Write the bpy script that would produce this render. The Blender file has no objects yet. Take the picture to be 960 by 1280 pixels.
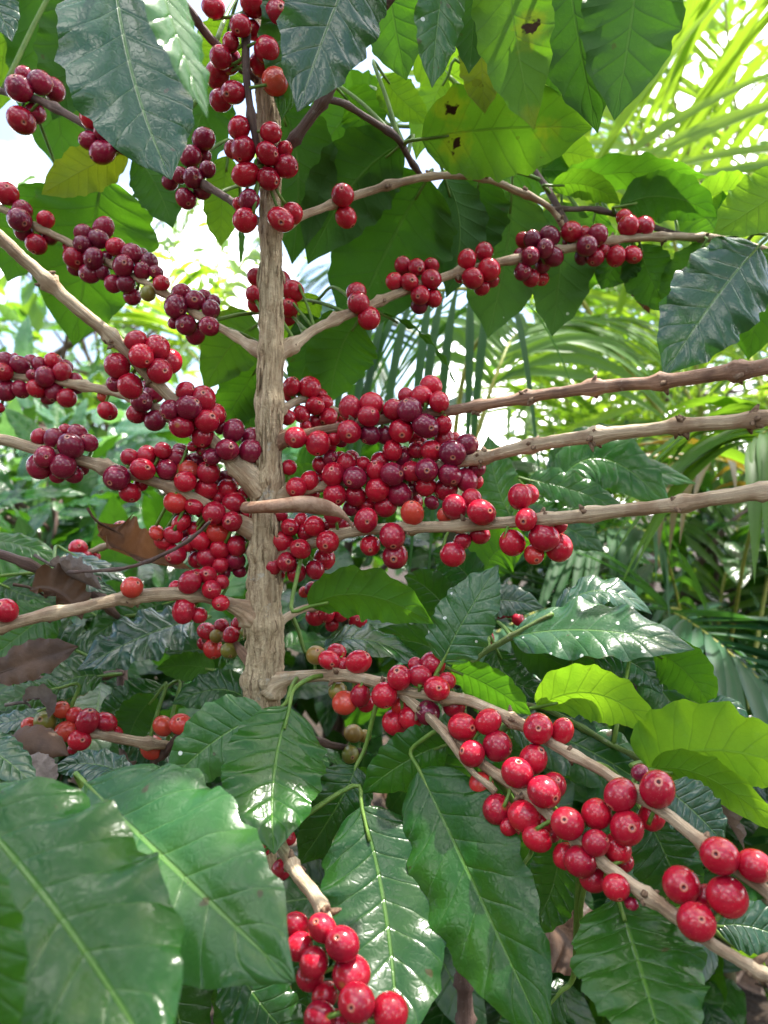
import bpy, math, random
import numpy as np
from mathutils import Vector

random.seed(11)
rng = np.random.default_rng(11)
sc = bpy.context.scene
COL = sc.collection
F = 931.0                # focal length in photo pixels (960 x 1280)
CAMZ = 0.95
CAM = np.array([0.0, 0.0, CAMZ])
R = math.radians


def P(px, py, d):
    """point seen at photo pixel (px, py), d metres in front of the lens"""
    return np.array([(px - 480.0) / F * d, d, CAMZ + (640.0 - py) / F * d])


def nrm(v):
    v = np.asarray(v, float)
    return v / (np.linalg.norm(v) + 1e-12)


# ------------------------------------------------------------------ mesh builder
class MB:
    def __init__(self):
        self.v, self.f, self.uv, self.m = [], [], [], []
        self.n = 0

    def add(self, verts, faces, uvs=None, mat=0):
        verts = np.asarray(verts, float)
        o = self.n
        self.v.append(verts)
        self.n += len(verts)
        if uvs is None:
            uvs = np.zeros((len(verts), 2))
        for f in faces:
            self.f.append(tuple(i + o for i in f))
            self.m.append(mat)
        self.uv.append(np.asarray(uvs, float))

    def grid(self, pts, uvs=None, mat=0, wrap=False):
        """pts: (a, b, 3)"""
        a, b = pts.shape[:2]
        faces = []
        bb = b if wrap else b - 1
        for i in range(a - 1):
            for j in range(bb):
                k = (j + 1) % b
                faces.append((i * b + j, i * b + k, (i + 1) * b + k, (i + 1) * b + j))
        self.add(pts.reshape(-1, 3), faces, None if uvs is None else uvs.reshape(-1, 2), mat)

    def tube(self, pts, rad, seg=8, mat=0, cap=True, disp=None, vscale=1.0):
        pts = np.asarray(pts, float)
        n = len(pts)
        rad = np.broadcast_to(np.asarray(rad, float), (n,))
        tan = np.gradient(pts, axis=0)
        tan /= np.linalg.norm(tan, axis=1)[:, None] + 1e-12
        ref = np.array([0, 0, 1.0]) if abs(tan[0][2]) < 0.9 else np.array([0, 1.0, 0])
        s = nrm(np.cross(tan[0], ref))
        out = np.zeros((n, seg, 3))
        uv = np.zeros((n, seg, 2))
        L = 0.0
        for i in range(n):
            s = nrm(s - tan[i] * np.dot(s, tan[i]))
            b = np.cross(tan[i], s)
            if i:
                L += np.linalg.norm(pts[i] - pts[i - 1])
            for j in range(seg):
                a = 2 * math.pi * j / seg
                r = rad[i]
                if disp is not None:
                    r = r * disp(L, a, i, j)
                out[i, j] = pts[i] + (s * math.cos(a) + b * math.sin(a)) * r
                uv[i, j] = (j / seg, L * vscale)
        self.grid(out, uv, mat, wrap=True)
        if cap:
            o = self.n - n * seg
            self.f.append(tuple(o + j for j in range(seg))[::-1]); self.m.append(mat)
            self.f.append(tuple(o + (n - 1) * seg + j for j in range(seg))); self.m.append(mat)

    def mesh(self, name, mats, smooth=True):
        me = bpy.data.meshes.new(name)
        V = np.concatenate(self.v)
        me.from_pydata(V.tolist(), [], self.f)
        UV = np.concatenate(self.uv)
        ul = me.uv_layers.new(name='UVMap')
        li = np.zeros(len(me.loops), dtype=np.int32)
        me.loops.foreach_get('vertex_index', li)
        ul.data.foreach_set('uv', UV[li].astype(np.float32).ravel())
        for m in mats:
            me.materials.append(m)
        me.polygons.foreach_set('material_index', np.array(self.m, dtype=np.int32))
        if smooth:
            me.polygons.foreach_set('use_smooth', np.ones(len(self.f), dtype=bool))
        me.update()
        return me

    def build(self, name, mats, parent=None, smooth=True):
        if not isinstance(mats, (list, tuple)):
            mats = [mats]
        o = bpy.data.objects.new(name, self.mesh(name, mats, smooth))
        COL.objects.link(o)
        put(o, parent)
        return o


def put(o, parent):
    if parent is not None:
        o.parent = parent
        o.matrix_parent_inverse = parent_inv(parent)


def parent_inv(p):
    # every thing's Empty only translates; parts are identity under it
    t = Vector((0, 0, 0))
    q = p
    from mathutils import Matrix
    M = Matrix.Identity(4)
    chain = []
    while q is not None:
        chain.append(q)
        q = q.parent
    for q in reversed(chain):
        M = M @ q.matrix_parent_inverse @ Matrix.Translation(q.location)
    return M.inverted()


def thing(name, loc, label, cat, group=None):
    o = bpy.data.objects.new(name, None)
    o.empty_display_size = 0.05
    COL.objects.link(o)
    o.location = Vector([float(c) for c in loc])
    tag(o, label, cat, group)
    return o


def tag(o, label=None, cat=None, group=None, kind=None):
    if label: o['label'] = label
    if cat: o['category'] = cat
    if group: o['group'] = group
    if kind: o['kind'] = kind
    return o


def smooth_path(pts, n):
    """Catmull-Rom through pts (k x m)"""
    p = np.asarray(pts, float)
    if len(p) == 2:
        t = np.linspace(0, 1, n)[:, None]
        return p[0] * (1 - t) + p[1] * t
    q = np.vstack([2 * p[0] - p[1], p, 2 * p[-1] - p[-2]])
    k = len(p) - 1
    out = []
    for x in np.linspace(0, k, n):
        i = min(int(x), k - 1)
        t = x - i
        a, b, c, d = q[i], q[i + 1], q[i + 2], q[i + 3]
        out.append(0.5 * ((2 * b) + (-a + c) * t + (2 * a - 5 * b + 4 * c - d) * t * t + (-a + 3 * b - 3 * c + d) * t ** 3))
    return np.array(out)


# ------------------------------------------------------------------ materials
class NT:
    def __init__(self, name):
        self.mat = bpy.data.materials.new(name)
        self.mat.use_nodes = True
        self.t = self.mat.node_tree
        self.t.nodes.clear()
        self.out = self.t.nodes.new('ShaderNodeOutputMaterial')

    def n(self, typ, **kw):
        nd = self.t.nodes.new(typ)
        for k, v in kw.items():
            setattr(nd, k, v)
        return nd

    def l(self, a, b):
        self.t.links.new(a, b)

    def val(self, sock, x):
        if isinstance(x, (int, float)):
            sock.default_value = x
        elif isinstance(x, (tuple, list)):
            sock.default_value = tuple(x) + ((1.0,) if len(x) == 3 and len(sock.default_value) == 4 else ())
        else:
            self.l(x, sock)

    def math(self, op, a, b=0.0, c=None, clamp=False):
        nd = self.n('ShaderNodeMath', operation=op, use_clamp=clamp)
        self.val(nd.inputs[0], a); self.val(nd.inputs[1], b)
        if c is not None: self.val(nd.inputs[2], c)
        return nd.outputs[0]

    def mix(self, fac, a, b, mode='MIX'):
        nd = self.n('ShaderNodeMix', data_type='RGBA', blend_type=mode)
        self.val(nd.inputs[0], fac); self.val(nd.inputs[6], a); self.val(nd.inputs[7], b)
        return nd.outputs[2]

    def step(self, x, lo, hi):
        nd = self.n('ShaderNodeMapRange', interpolation_type='SMOOTHSTEP')
        self.val(nd.inputs[0], x); self.val(nd.inputs[1], lo); self.val(nd.inputs[2], hi)
        return nd.outputs[0]

    def noise(self, scale, vec=None, detail=3.0, rough=0.55, dist=0.0):
        nd = self.n('ShaderNodeTexNoise')
        nd.inputs['Scale'].default_value = scale
        nd.inputs['Detail'].default_value = detail
        nd.inputs['Roughness'].default_value = rough
        nd.inputs['Distortion'].default_value = dist
        if vec is not None: self.l(vec, nd.inputs['Vector'])
        return nd.outputs['Fac']

    def pos(self):
        return self.n('ShaderNodeNewGeometry').outputs['Position']

    def principled(self, color, rough, spec=0.5, normal=None, coat=0.0, coat_rough=0.1, sss=0.0):
        b = self.n('ShaderNodeBsdfPrincipled')
        self.val(b.inputs['Base Color'], color)
        self.val(b.inputs['Roughness'], rough)
        self.val(b.inputs['Specular IOR Level'], spec)
        b.inputs['Coat Weight'].default_value = coat
        b.inputs['Coat Roughness'].default_value = coat_rough
        if normal is not None: self.l(normal, b.inputs['Normal'])
        return b

    def bump(self, h, strength, dist):
        nd = self.n('ShaderNodeBump')
        nd.inputs['Strength'].default_value = strength
        nd.inputs['Distance'].default_value = dist
        self.l(h, nd.inputs['Height'])
        return nd.outputs[0]


def scale_vec(N, vec, s):
    nd = N.n('ShaderNodeMapping')
    nd.inputs['Scale'].default_value = s
    N.l(vec, nd.inputs['Vector'])
    return nd.outputs[0]


def leaf_mat(name, upper, under, trans, tfac=0.3, rough=0.34, spec=0.5, nv=9.0, specks=0.0, blotch=0.0, simple=False):
    N = NT(name)
    geo = N.n('ShaderNodeNewGeometry')
    oi = N.n('ShaderNodeObjectInfo')
    uv = N.n('ShaderNodeUVMap').outputs[0]
    sep = N.n('ShaderNodeSeparateXYZ'); N.l(uv, sep.inputs[0])
    u = N.math('ABSOLUTE', N.math('MULTIPLY_ADD', sep.outputs[0], 2.0, -1.0))
    v = sep.outputs[1]
    rnd = geo.outputs['Random Per Island']
    pos = geo.outputs['Position']
    back = geo.outputs['Backfacing']
    vary = N.math('MULTIPLY_ADD', N.math('ADD', rnd, oi.outputs['Random']), 0.28, 0.72)
    base = N.mix(back, upper, under)
    tcol = trans
    if not simple:
        big = N.noise(38.0, pos, 3.0)
        base = N.mix(N.math('MULTIPLY', N.step(big, 0.35, 0.75), 0.55), base, (upper[0] * 1.9 + .01, upper[1] * 1.35 + .01, upper[2] * 1.3))
        # side veins curve towards the tip
        wob = N.math('MULTIPLY_ADD', N.noise(45.0, pos, 2.0), 0.55, -0.27)
        s = N.math('ADD', N.math('SUBTRACT', N.math('MULTIPLY', v, nv), N.math('MULTIPLY', N.math('POWER', u, 0.8), 1.35)), N.math('MULTIPLY', wob, u))
        fr = N.math('ABSOLUTE', N.math('SUBTRACT', N.math('FRACT', s), 0.5))        # 0.5 on the vein
        vein = N.math('MULTIPLY', N.step(fr, 0.470, 0.498), N.math('SUBTRACT', 1.0, N.math('MULTIPLY', u, 0.75)))
        mid = N.math('SUBTRACT', 1.0, N.step(u, 0.012, 0.04))
        fine = N.n('ShaderNodeTexVoronoi', feature='DISTANCE_TO_EDGE')
        fine.inputs['Scale'].default_value = 260.0
        N.l(pos, fine.inputs['Vector'])
        net = N.math('SUBTRACT', 1.0, N.step(fine.outputs['Distance'], 0.0, 0.09))
        vcol = (under[0] * 1.6 + .05, under[1] * 1.5 + .07, under[2] * 1.2 + .02)
        k = N.math('MAXIMUM', N.math('MULTIPLY', vein, 0.34), N.math('MULTIPLY', mid, 0.62))
        base = N.mix(k, base, vcol)
        dust = N.step(N.noise(95.0, pos, 6.0, 0.75), 0.56, 0.8)
        base = N.mix(N.math('MULTIPLY', dust, 0.16), base, (0.30, 0.33, 0.27))
        tb = N.mix(N.math('MULTIPLY', N.step(N.noise(26.0, pos, 3.0, 0.6), 0.38, 0.72), 0.6), trans, (trans[0] * .45, trans[1] * .62, trans[2] * .6))
        vein2 = N.math('MULTIPLY', N.step(fr, 0.44, 0.495), N.math('SUBTRACT', 1.0, N.math('MULTIPLY', u, 0.6)))
        tcol = N.mix(N.math('MAXIMUM', N.math('MULTIPLY', vein2, 0.8), N.math('MULTIPLY', mid, 0.8)), tb, (trans[0] * .40, trans[1] * .42, trans[2] * .4))
        tcol = N.mix(N.math('MULTIPLY', net, 0.25), tcol, (trans[0] * .6, trans[1] * .65, trans[2] * .5))
        h = N.math('ADD', N.math('MULTIPLY', N.math('POWER', N.math('MULTIPLY', fr, 2.0), 6.0), -0.45), N.math('MULTIPLY', mid, -0.5))
        h = N.math('ADD', h, N.math('MULTIPLY', N.noise(420.0, pos, 4.0), 0.10))
        h = N.math('ADD', h, N.math('MULTIPLY', N.noise(60.0, pos, 2.0), 0.28))
        h = N.math('ADD', h, N.math('MULTIPLY', N.step(fine.outputs['Distance'], 0.0, 0.25), 0.07))
        nor = N.bump(h, 0.5, 0.0014)
        rr = N.math('ADD', N.math('MULTIPLY', N.noise(60.0, pos, 4.0), 0.26), rough - 0.17)
        rr = N.math('ADD', rr, N.math('MULTIPLY', back, 0.34))
        rim = N.math('MULTIPLY', N.step(u, 0.93, 0.99), N.step(N.noise(30.0, pos, 4.0), 0.60, 0.70))
        base = N.mix(N.math('MULTIPLY', rim, 0.8), base, (0.11, 0.065, 0.025))
        pit = N.math('MULTIPLY', N.step(N.noise(120.0, pos, 2.0, 0.4), 0.745, 0.765), 0.8)
        base = N.mix(pit, base, (0.055, 0.035, 0.015))
        if specks:
            vo = N.n('ShaderNodeTexVoronoi'); vo.inputs['Scale'].default_value = 230.0
            N.l(pos, vo.inputs['Vector'])
            cs = N.n('ShaderNodeSeparateColor'); N.l(vo.outputs['Color'], cs.inputs[0])
            thr = N.math('GREATER_THAN', cs.outputs[0], 1.0 - specks)
            sz = N.math('MULTIPLY_ADD', cs.outputs[1], 0.22, 0.10)
            dot = N.math('MULTIPLY', thr, N.math('LESS_THAN', vo.outputs['Distance'], sz))
            base = N.mix(dot, base, (0.62, 0.66, 0.60))
        if blotch:
            vb = N.n('ShaderNodeTexVoronoi'); vb.inputs['Scale'].default_value = 30.0
            wv = N.n('ShaderNodeVectorMath', operation='ADD')
            nz = N.n('ShaderNodeTexNoise'); nz.inputs['Scale'].default_value = 150.0
            N.l(pos, nz.inputs['Vector'])
            sv = N.n('ShaderNodeVectorMath', operation='SCALE'); sv.inputs['Scale'].default_value = 0.016
            N.l(nz.outputs['Color'], sv.inputs[0]); N.l(pos, wv.inputs[0]); N.l(sv.outputs[0], wv.inputs[1])
            N.l(wv.outputs[0], vb.inputs['Vector'])
            cs2 = N.n('ShaderNodeSeparateColor'); N.l(vb.outputs['Color'], cs2.inputs[0])
            ok = N.math('GREATER_THAN', cs2.outputs[0], 1.0 - blotch)
            core = N.math('MULTIPLY', ok, N.math('SUBTRACT', 1.0, N.step(vb.outputs['Distance'], 0.10, 0.15)))
            halo = N.math('MULTIPLY', ok, N.math('SUBTRACT', 1.0, N.step(vb.outputs['Distance'], 0.16, 0.42)))
            base = N.mix(N.math('MULTIPLY', halo, 0.4), base, (0.22, 0.24, 0.01))
            base = N.mix(core, base, (0.050, 0.026, 0.012))
            tcol = N.mix(N.math('MULTIPLY', halo, 0.4), tcol, (0.40, 0.42, 0.01))
            tcol = N.mix(core, tcol, (0.01, 0.004, 0.002))
    else:
        nor = None
        rr = rough
    base = N.mix(1.0, base, N_gray(N, vary), 'MULTIPLY')
    b = N.principled(base, rr, N.math('MULTIPLY', spec, N.math('MULTIPLY_ADD', back, -0.7, 1.0)), nor)
    tr = N.n('ShaderNodeBsdfTranslucent')
    N.val(tr.inputs['Color'], tcol)
    if nor is not None: N.l(nor, tr.inputs['Normal'])
    mx = N.n('ShaderNodeMixShader')
    mx.inputs[0].default_value = tfac
    N.l(b.outputs[0], mx.inputs[1]); N.l(tr.outputs[0], mx.inputs[2])
    N.l(mx.outputs[0], N.out.inputs[0])
    return N.mat


def N_gray(N, x):
    c = N.n('ShaderNodeCombineColor')
    for i in range(3): N.l(x, c.inputs[i])
    return c.outputs[0]


def cherry_mat(name, a, b, rough=0.27, bloom=0.22):
    N = NT(name)
    geo = N.n('ShaderNodeNewGeometry'); oi = N.n('ShaderNodeObjectInfo')
    uv = N.n('ShaderNodeUVMap').outputs[0]
    sep = N.n('ShaderNodeSeparateXYZ'); N.l(uv, sep.inputs[0])
    v = sep.outputs[1]                       # 0 at the navel, 1 at the stalk
    pos = geo.outputs['Position']
    rnd = N.math('FRACT', N.math('ADD', geo.outputs['Random Per Island'], oi.outputs['Random']))
    n1 = N.noise(110.0, pos, 3.0)
    fac = N.math('ADD', N.math('MULTIPLY', n1, 0.7), N.math('MULTIPLY_ADD', rnd, 0.9, -0.38), clamp=True)
    col = N.mix(fac, a, b)
    patch = N.step(N.noise(75.0, pos, 2.0, 0.5, 0.6), 0.50, 0.72)
    col = N.mix(N.math('MULTIPLY', patch, 0.55), col, (b[0] * .62, b[1] * .8, b[2] * .9))
    pale = N.step(N.noise(48.0, scale_vec(N, pos, (1.0, 1.0, 1.0)), 2.0), 0.60, 0.78)
    col = N.mix(N.math('MULTIPLY', pale, 0.30), col, (a[0] * 1.25, a[1] + .012, a[2] + .012))
    # paler dusty bloom and tiny pale flecks of the skin
    blm = N.step(N.noise(240.0, pos, 5.0, 0.7), 0.45, 0.8)
    col = N.mix(N.math('MULTIPLY', blm, bloom), col, (a[0] * .7 + .16, a[1] * .7 + .10, a[2] * .7 + .12))
    vo = N.n('ShaderNodeTexVoronoi'); vo.inputs['Scale'].default_value = 900.0
    N.l(pos, vo.inputs['Vector'])
    fl = N.math('SUBTRACT', 1.0, N.step(vo.outputs['Distance'], 0.08, 0.2))
    col = N.mix(N.math('MULTIPLY', fl, 0.14), col, (0.7, 0.5, 0.45))
    # navel: dark pit, tan ring, thin dark rim
    v = N.math('MULTIPLY_ADD', N.math('SUBTRACT', N.noise(420.0, pos, 2.0), 0.5), 0.022, v)
    pit = N.math('SUBTRACT', 1.0, N.step(v, 0.030, 0.040))
    ring = N.math('MULTIPLY', N.step(v, 0.034, 0.044), N.math('SUBTRACT', 1.0, N.step(v, 0.066, 0.086)))
    col = N.mix(N.math('MULTIPLY', ring, 0.6), col, (0.46, 0.20, 0.12))
    col = N.mix(N.math('MULTIPLY', pit, 0.92), col, (0.05, 0.015, 0.015))
    stalk = N.step(v, 0.90, 0.99)
    col = N.mix(N.math('MULTIPLY', stalk, 0.5), col, (0.32, 0.20, 0.04))
    nor = N.bump(N.noise(330.0, pos, 4.0), 0.10, 0.001)
    rr = N.math('MULTIPLY_ADD', blm, 0.10, rough - 0.04)
    pb = N.principled(col, rr, 0.5, nor)
    pb.inputs['Subsurface Weight'].default_value = 0.0
    N.l(pb.outputs[0], N.out.inputs[0])
    return N.mat


def bark_mat(name, c1, c2, c3, stretch=(1, 1, 0.18), scale=260.0, bump=0.7, dist=0.0018, rough=0.85, spots=0.3):
    N = NT(name)
    tc = N.n('ShaderNodeTexCoord').outputs['Object']
    m = scale_vec(N, tc, stretch)
    n1 = N.noise(scale, m, 6.0, 0.65, 0.4)
    n2 = N.noise(scale * .22, tc, 4.0)
    n3 = N.noise(scale * 1.6, tc, 3.0)
    col = N.mix(N.step(n1, 0.34, 0.66), c1, c2)
    col = N.mix(N.math('MULTIPLY', N.step(n2, 0.48, 0.72), spots), col, c3)
    col = N.mix(N.math('MULTIPLY', N.math('SUBTRACT', 1.0, N.step(n1, 0.33, 0.42)), 0.7), col, (c1[0] * .28, c1[1] * .24, c1[2] * .2))
    lich = N.step(N.noise(58.0, tc, 5.0, 0.7), 0.60, 0.68)
    col = N.mix(N.math('MULTIPLY', lich, 0.55), col, (0.50, 0.50, 0.44))
    moss = N.step(N.noise(31.0, tc, 5.0, 0.7), 0.62, 0.72)
    col = N.mix(N.math('MULTIPLY', moss, 0.45), col, (0.20, 0.19, 0.09))
    h = N.math('ADD', n1, N.math('MULTIPLY', n3, 0.35))
    b = N.principled(col, rough, 0.3, N.bump(h, bump, dist))
    N.l(b.outputs[0], N.out.inputs[0])
    return N.mat


def twig_mat(name, c1, c2, scar, rough=0.6):
    """branch bark: fibres run along v of the tube uv (v in metres)"""
    N = NT(name)
    uv = N.n('ShaderNodeUVMap').outputs[0]
    pos = N.pos()
    m = scale_vec(N, uv, (26.0, 38.0, 1.0))
    n1 = N.noise(1.0, m, 5.0, 0.65, 0.3)
    n2 = N.noise(55.0, pos, 4.0)
    n3 = N.noise(700.0, pos, 3.0)
    col = N.mix(N.step(n1, 0.32, 0.68), c1, c2)
    col = N.mix(N.math('MULTIPLY', N.step(n2, 0.44, 0.66), 0.72), col, scar)
    col = N.mix(N.math('MULTIPLY', N.math('SUBTRACT', 1.0, N.step(n1, 0.30, 0.41)), 0.6), col, (c1[0] * .3, c1[1] * .25, c1[2] * .2))
    lich = N.step(N.noise(150.0, pos, 5.0, 0.7), 0.60, 0.68)
    col = N.mix(N.math('MULTIPLY', lich, 0.4), col, (0.40, 0.38, 0.31))
    h = N.math('ADD', N.math('MULTIPLY', n1, 0.9), N.math('MULTIPLY', n3, 0.5))
    b = N.principled(col, rough, 0.35, N.bump(h, 0.9, 0.0014))
    N.l(b.outputs[0], N.out.inputs[0])
    return N.mat


def plain_mat(name, c1, c2, scale, rough=0.8, bump=0.4, dist=0.004, tr=None):
    N = NT(name)
    pos = N.pos()
    n1 = N.noise(scale, pos, 5.0, 0.62)
    n2 = N.noise(scale * 4.7, pos, 3.0)
    col = N.mix(N.step(n1, 0.3, 0.7), c1, c2)
    b = N.principled(col, rough, 0.3, N.bump(N.math('ADD', n1, N.math('MULTIPLY', n2, .4)), bump, dist))
    if tr is None:
        N.l(b.outputs[0], N.out.inputs[0])
    else:
        t = N.n('ShaderNodeBsdfTranslucent'); N.val(t.inputs['Color'], tr)
        mx = N.n('ShaderNodeMixShader'); mx.inputs[0].default_value = 0.3
        N.l(b.outputs[0], mx.inputs[1]); N.l(t.outputs[0], mx.inputs[2])
        N.l(mx.outputs[0], N.out.inputs[0])
    return N.mat


LM = {
    'D': leaf_mat('coffee leaf, mature', (0.009, 0.048, 0.009), (0.034, 0.095, 0.017), (0.09, 0.27, 0.010), 0.24, 0.27, 0.42),
    'M': leaf_mat('coffee leaf, mid green', (0.013, 0.072, 0.009), (0.042, 0.120, 0.015), (0.14, 0.37, 0.012), 0.32, 0.28, 0.40),
    'Y': leaf_mat('coffee leaf, young', (0.060, 0.165, 0.012), (0.095, 0.225, 0.018), (0.27, 0.50, 0.016), 0.42, 0.38),
    'B': leaf_mat('coffee leaf, waxy', (0.010, 0.052, 0.020), (0.036, 0.10, 0.022), (0.08, 0.26, 0.02), 0.16, 0.28, 0.7),
    'S': leaf_mat('coffee leaf, flecked', (0.018, 0.080, 0.024), (0.050, 0.125, 0.035), (0.09, 0.28, 0.02), 0.20, 0.30, 0.6, specks=0.16),
    'P': leaf_mat('coffee leaf, dusty pale', (0.022, 0.092, 0.020), (0.058, 0.14, 0.034), (0.14, 0.34, 0.03), 0.24, 0.29, 0.42, specks=0.02),
    'W': leaf_mat('coffee leaf, blotched', (0.030, 0.105, 0.012), (0.075, 0.175, 0.022), (0.17, 0.40, 0.012), 0.30, 0.4, blotch=0.45),
    'L': leaf_mat('shrub leaf, pale', (0.045, 0.145, 0.070), (0.085, 0.19, 0.08), (0.20, 0.42, 0.10), 0.35, 0.30, 0.7),
    'X': leaf_mat('coffee leaf, yellowing', (0.10, 0.15, 0.012), (0.13, 0.18, 0.02), (0.36, 0.44, 0.012), 0.45, 0.4, blotch=0.55),
}
PETIOLE = plain_mat('leaf stalk', (0.07, 0.15, 0.02), (0.13, 0.21, 0.035), 120, 0.45, 0.2, 0.001)
CH = {
    'r': cherry_mat('ripe cherry', (0.43, 0.006, 0.022), (0.26, 0.004, 0.020), 0.20, 0.15),
    'd': cherry_mat('dark ripe cherry', (0.24, 0.006, 0.030), (0.115, 0.005, 0.024), 0.20, 0.16),
    'o': cherry_mat('turning cherry', (0.47, 0.016, 0.020), (0.45, 0.060, 0.026), 0.22),
    'g': cherry_mat('green cherry', (0.15, 0.17, 0.022), (0.24, 0.11, 0.022), 0.32),
}
TWIG = twig_mat('pale branch bark', (0.32, 0.225, 0.135), (0.58, 0.47, 0.32), (0.24, 0.145, 0.08))
TWIGB = twig_mat('brown branch bark', (0.18, 0.090, 0.054), (0.36, 0.22, 0.14), (0.09, 0.042, 0.026))
TWIGD = twig_mat('dark branch bark', (0.085, 0.050, 0.040), (0.16, 0.10, 0.08), (0.06, 0.035, 0.03))
TWIGG = twig_mat('green stem', (0.08, 0.15, 0.025), (0.15, 0.22, 0.05), (0.12, 0.12, 0.04))
TRUNK = bark_mat('coffee trunk bark', (0.30, 0.215, 0.125), (0.60, 0.48, 0.31), (0.32, 0.20, 0.10), (1, 1, 0.14), 430.0, 1.0, 0.004)
DEAD = plain_mat('dry leaf', (0.085, 0.046, 0.030), (0.18, 0.105, 0.070), 90, 0.75, 0.6, 0.002, (0.22, 0.09, 0.03))
DEADD = plain_mat('dry leaf, dark', (0.050, 0.029, 0.019), (0.115, 0.066, 0.040), 60, 0.5, 0.5, 0.002, (0.10, 0.04, 0.012))
DEADG = plain_mat('dry leaf, greyish', (0.13, 0.105, 0.095), (0.27, 0.225, 0.20), 110, 0.8, 0.6, 0.002, (0.15, 0.10, 0.07))
PAPER = plain_mat('dry papery husk', (0.24, 0.130, 0.080), (0.54, 0.37, 0.26), 95, 0.75, 0.7, 0.002, (0.3, 0.15, 0.08))
SCAR = plain_mat('node scar', (0.085, 0.050, 0.032), (0.24, 0.16, 0.10), 600, 0.9, 0.5, 0.001)

# ------------------------------------------------------------------ leaves


def leaf_geo(B, M, T, W, roll=0.0, fold=0.25, curl=0.25, ripple=0.07, nrip=4.5, quilt=0.020, twist=0.0, na=15, nl=40, seed=0, nv=9.0, base_w=0.62, tip_w=0.80):
    r = random.Random(seed)
    C = 2 * M - 0.5 * (B + T)
    ts = np.linspace(0.0, 1.0, nl)
    us = np.linspace(-1, 1, na)
    peak = base_w / (base_w + tip_w)
    norm = peak ** base_w * (1 - peak) ** tip_w
    ph = [r.uniform(0, 6.28) for _ in range(4)]
    pts = np.zeros((nl, na, 3)); uv = np.zeros((nl, na, 2))
    for i, t in enumerate(ts):
        p = (1 - t) ** 2 * B + 2 * t * (1 - t) * C + t * t * T
        tg = nrm(2 * (1 - t) * (C - B) + 2 * t * (T - C))
        view = nrm(CAM - p)
        side = nrm(np.cross(tg, view))
        nor = nrm(np.cross(side, tg))
        a = R(roll + twist * (t - 0.5))
        s2 = side * math.cos(a) + nor * math.sin(a)
        n2 = -side * math.sin(a) + nor * math.cos(a)
        w = W * (max(t, 1e-4) ** base_w * max(1 - t, 1e-4) ** tip_w) / norm
        if t > 0.86:
            w *= 1 - 0.45 * ((t - 0.86) / 0.14)
        w = max(w, W * 0.012)
        for j, u in enumerate(us):
            k = 0 if u < 0 else 1
            au = abs(u)
            rip = ripple * au ** 2 * math.sin(2 * math.pi * nrip * t + ph[k]) + 0.5 * ripple * au ** 2 * math.sin(2 * math.pi * nrip * 1.9 * t + ph[k + 2])
            s = t * nv - au ** 0.8 * 1.35
            q = quilt * abs(math.sin(math.pi * s)) ** 0.7 * au ** 0.5 * (1 - au ** 4)
            h = (fold * au - curl * au * au + rip) * w + q * W
            ww = w * (1 + au * (0.045 * math.sin(2 * math.pi * nrip * 1.3 * t + ph[k + 1]) + 0.03 * math.sin(2 * math.pi * nrip * 2.3 * t + ph[3 - k]) + 0.05 * math.sin(5 * t + ph[k])))
            pts[i, j] = p + s2 * (u * ww * (1 - 0.25 * fold * fold)) + n2 * h
            uv[i, j] = ((u + 1) / 2, t)
    return pts, uv


BR = {}        # tree -> list of (branch object, sampled pts, radii)


def nearest_branch(tree, p):
    best = None
    for o, pts, rad in BR[tree]:
        d = np.linalg.norm(pts - p, axis=1)
        i = int(np.argmin(d))
        if best is None or d[i] < best[0]:
            best = (d[i], o, pts[i], rad[i])
    return best


LEAVES = 0


def leaf(tree, b, m, t, w, roll=0, mat='M', label=None, ad=None, **kw):
    """b, t = (px, py, depth); m = (px, py[, depth]) on the midrib half way; w = full width in px"""
    global LEAVES
    LEAVES += 1
    B = P(*b); T = P(*t)
    md = m[2] if len(m) > 2 else 0.5 * (b[2] + t[2])
    M = P(m[0], m[1], md)
    W = w / F * md / 2
    kw.setdefault('seed', LEAVES)
    pts, uv = leaf_geo(B, M, T, W, roll, **kw)
    mb = MB()
    mb.grid(pts, uv, 0)
    nb = nearest_branch(tree, B)
    dist, bo, bp, br = nb
    tg = nrm(M - B)
    mid = B - tg * min(0.012, dist * .5) - np.array([0, 0, 0.0])
    path = smooth_path([bp, 0.5 * (bp + mid) + np.array([0, 0.0, 0.012]) * min(1, dist * 4), mid, B, B + (M - B) * 0.35], 14 if dist < 0.1 else 22)
    rr = np.linspace(0.0016 if dist < 0.08 else 0.0022, 0.0009, len(path))
    mb.tube(path, rr, 6, 1)
    o = mb.build('leaf', [LM[mat], PETIOLE], bo)
    if label: o['label'] = label
    return o


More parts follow.
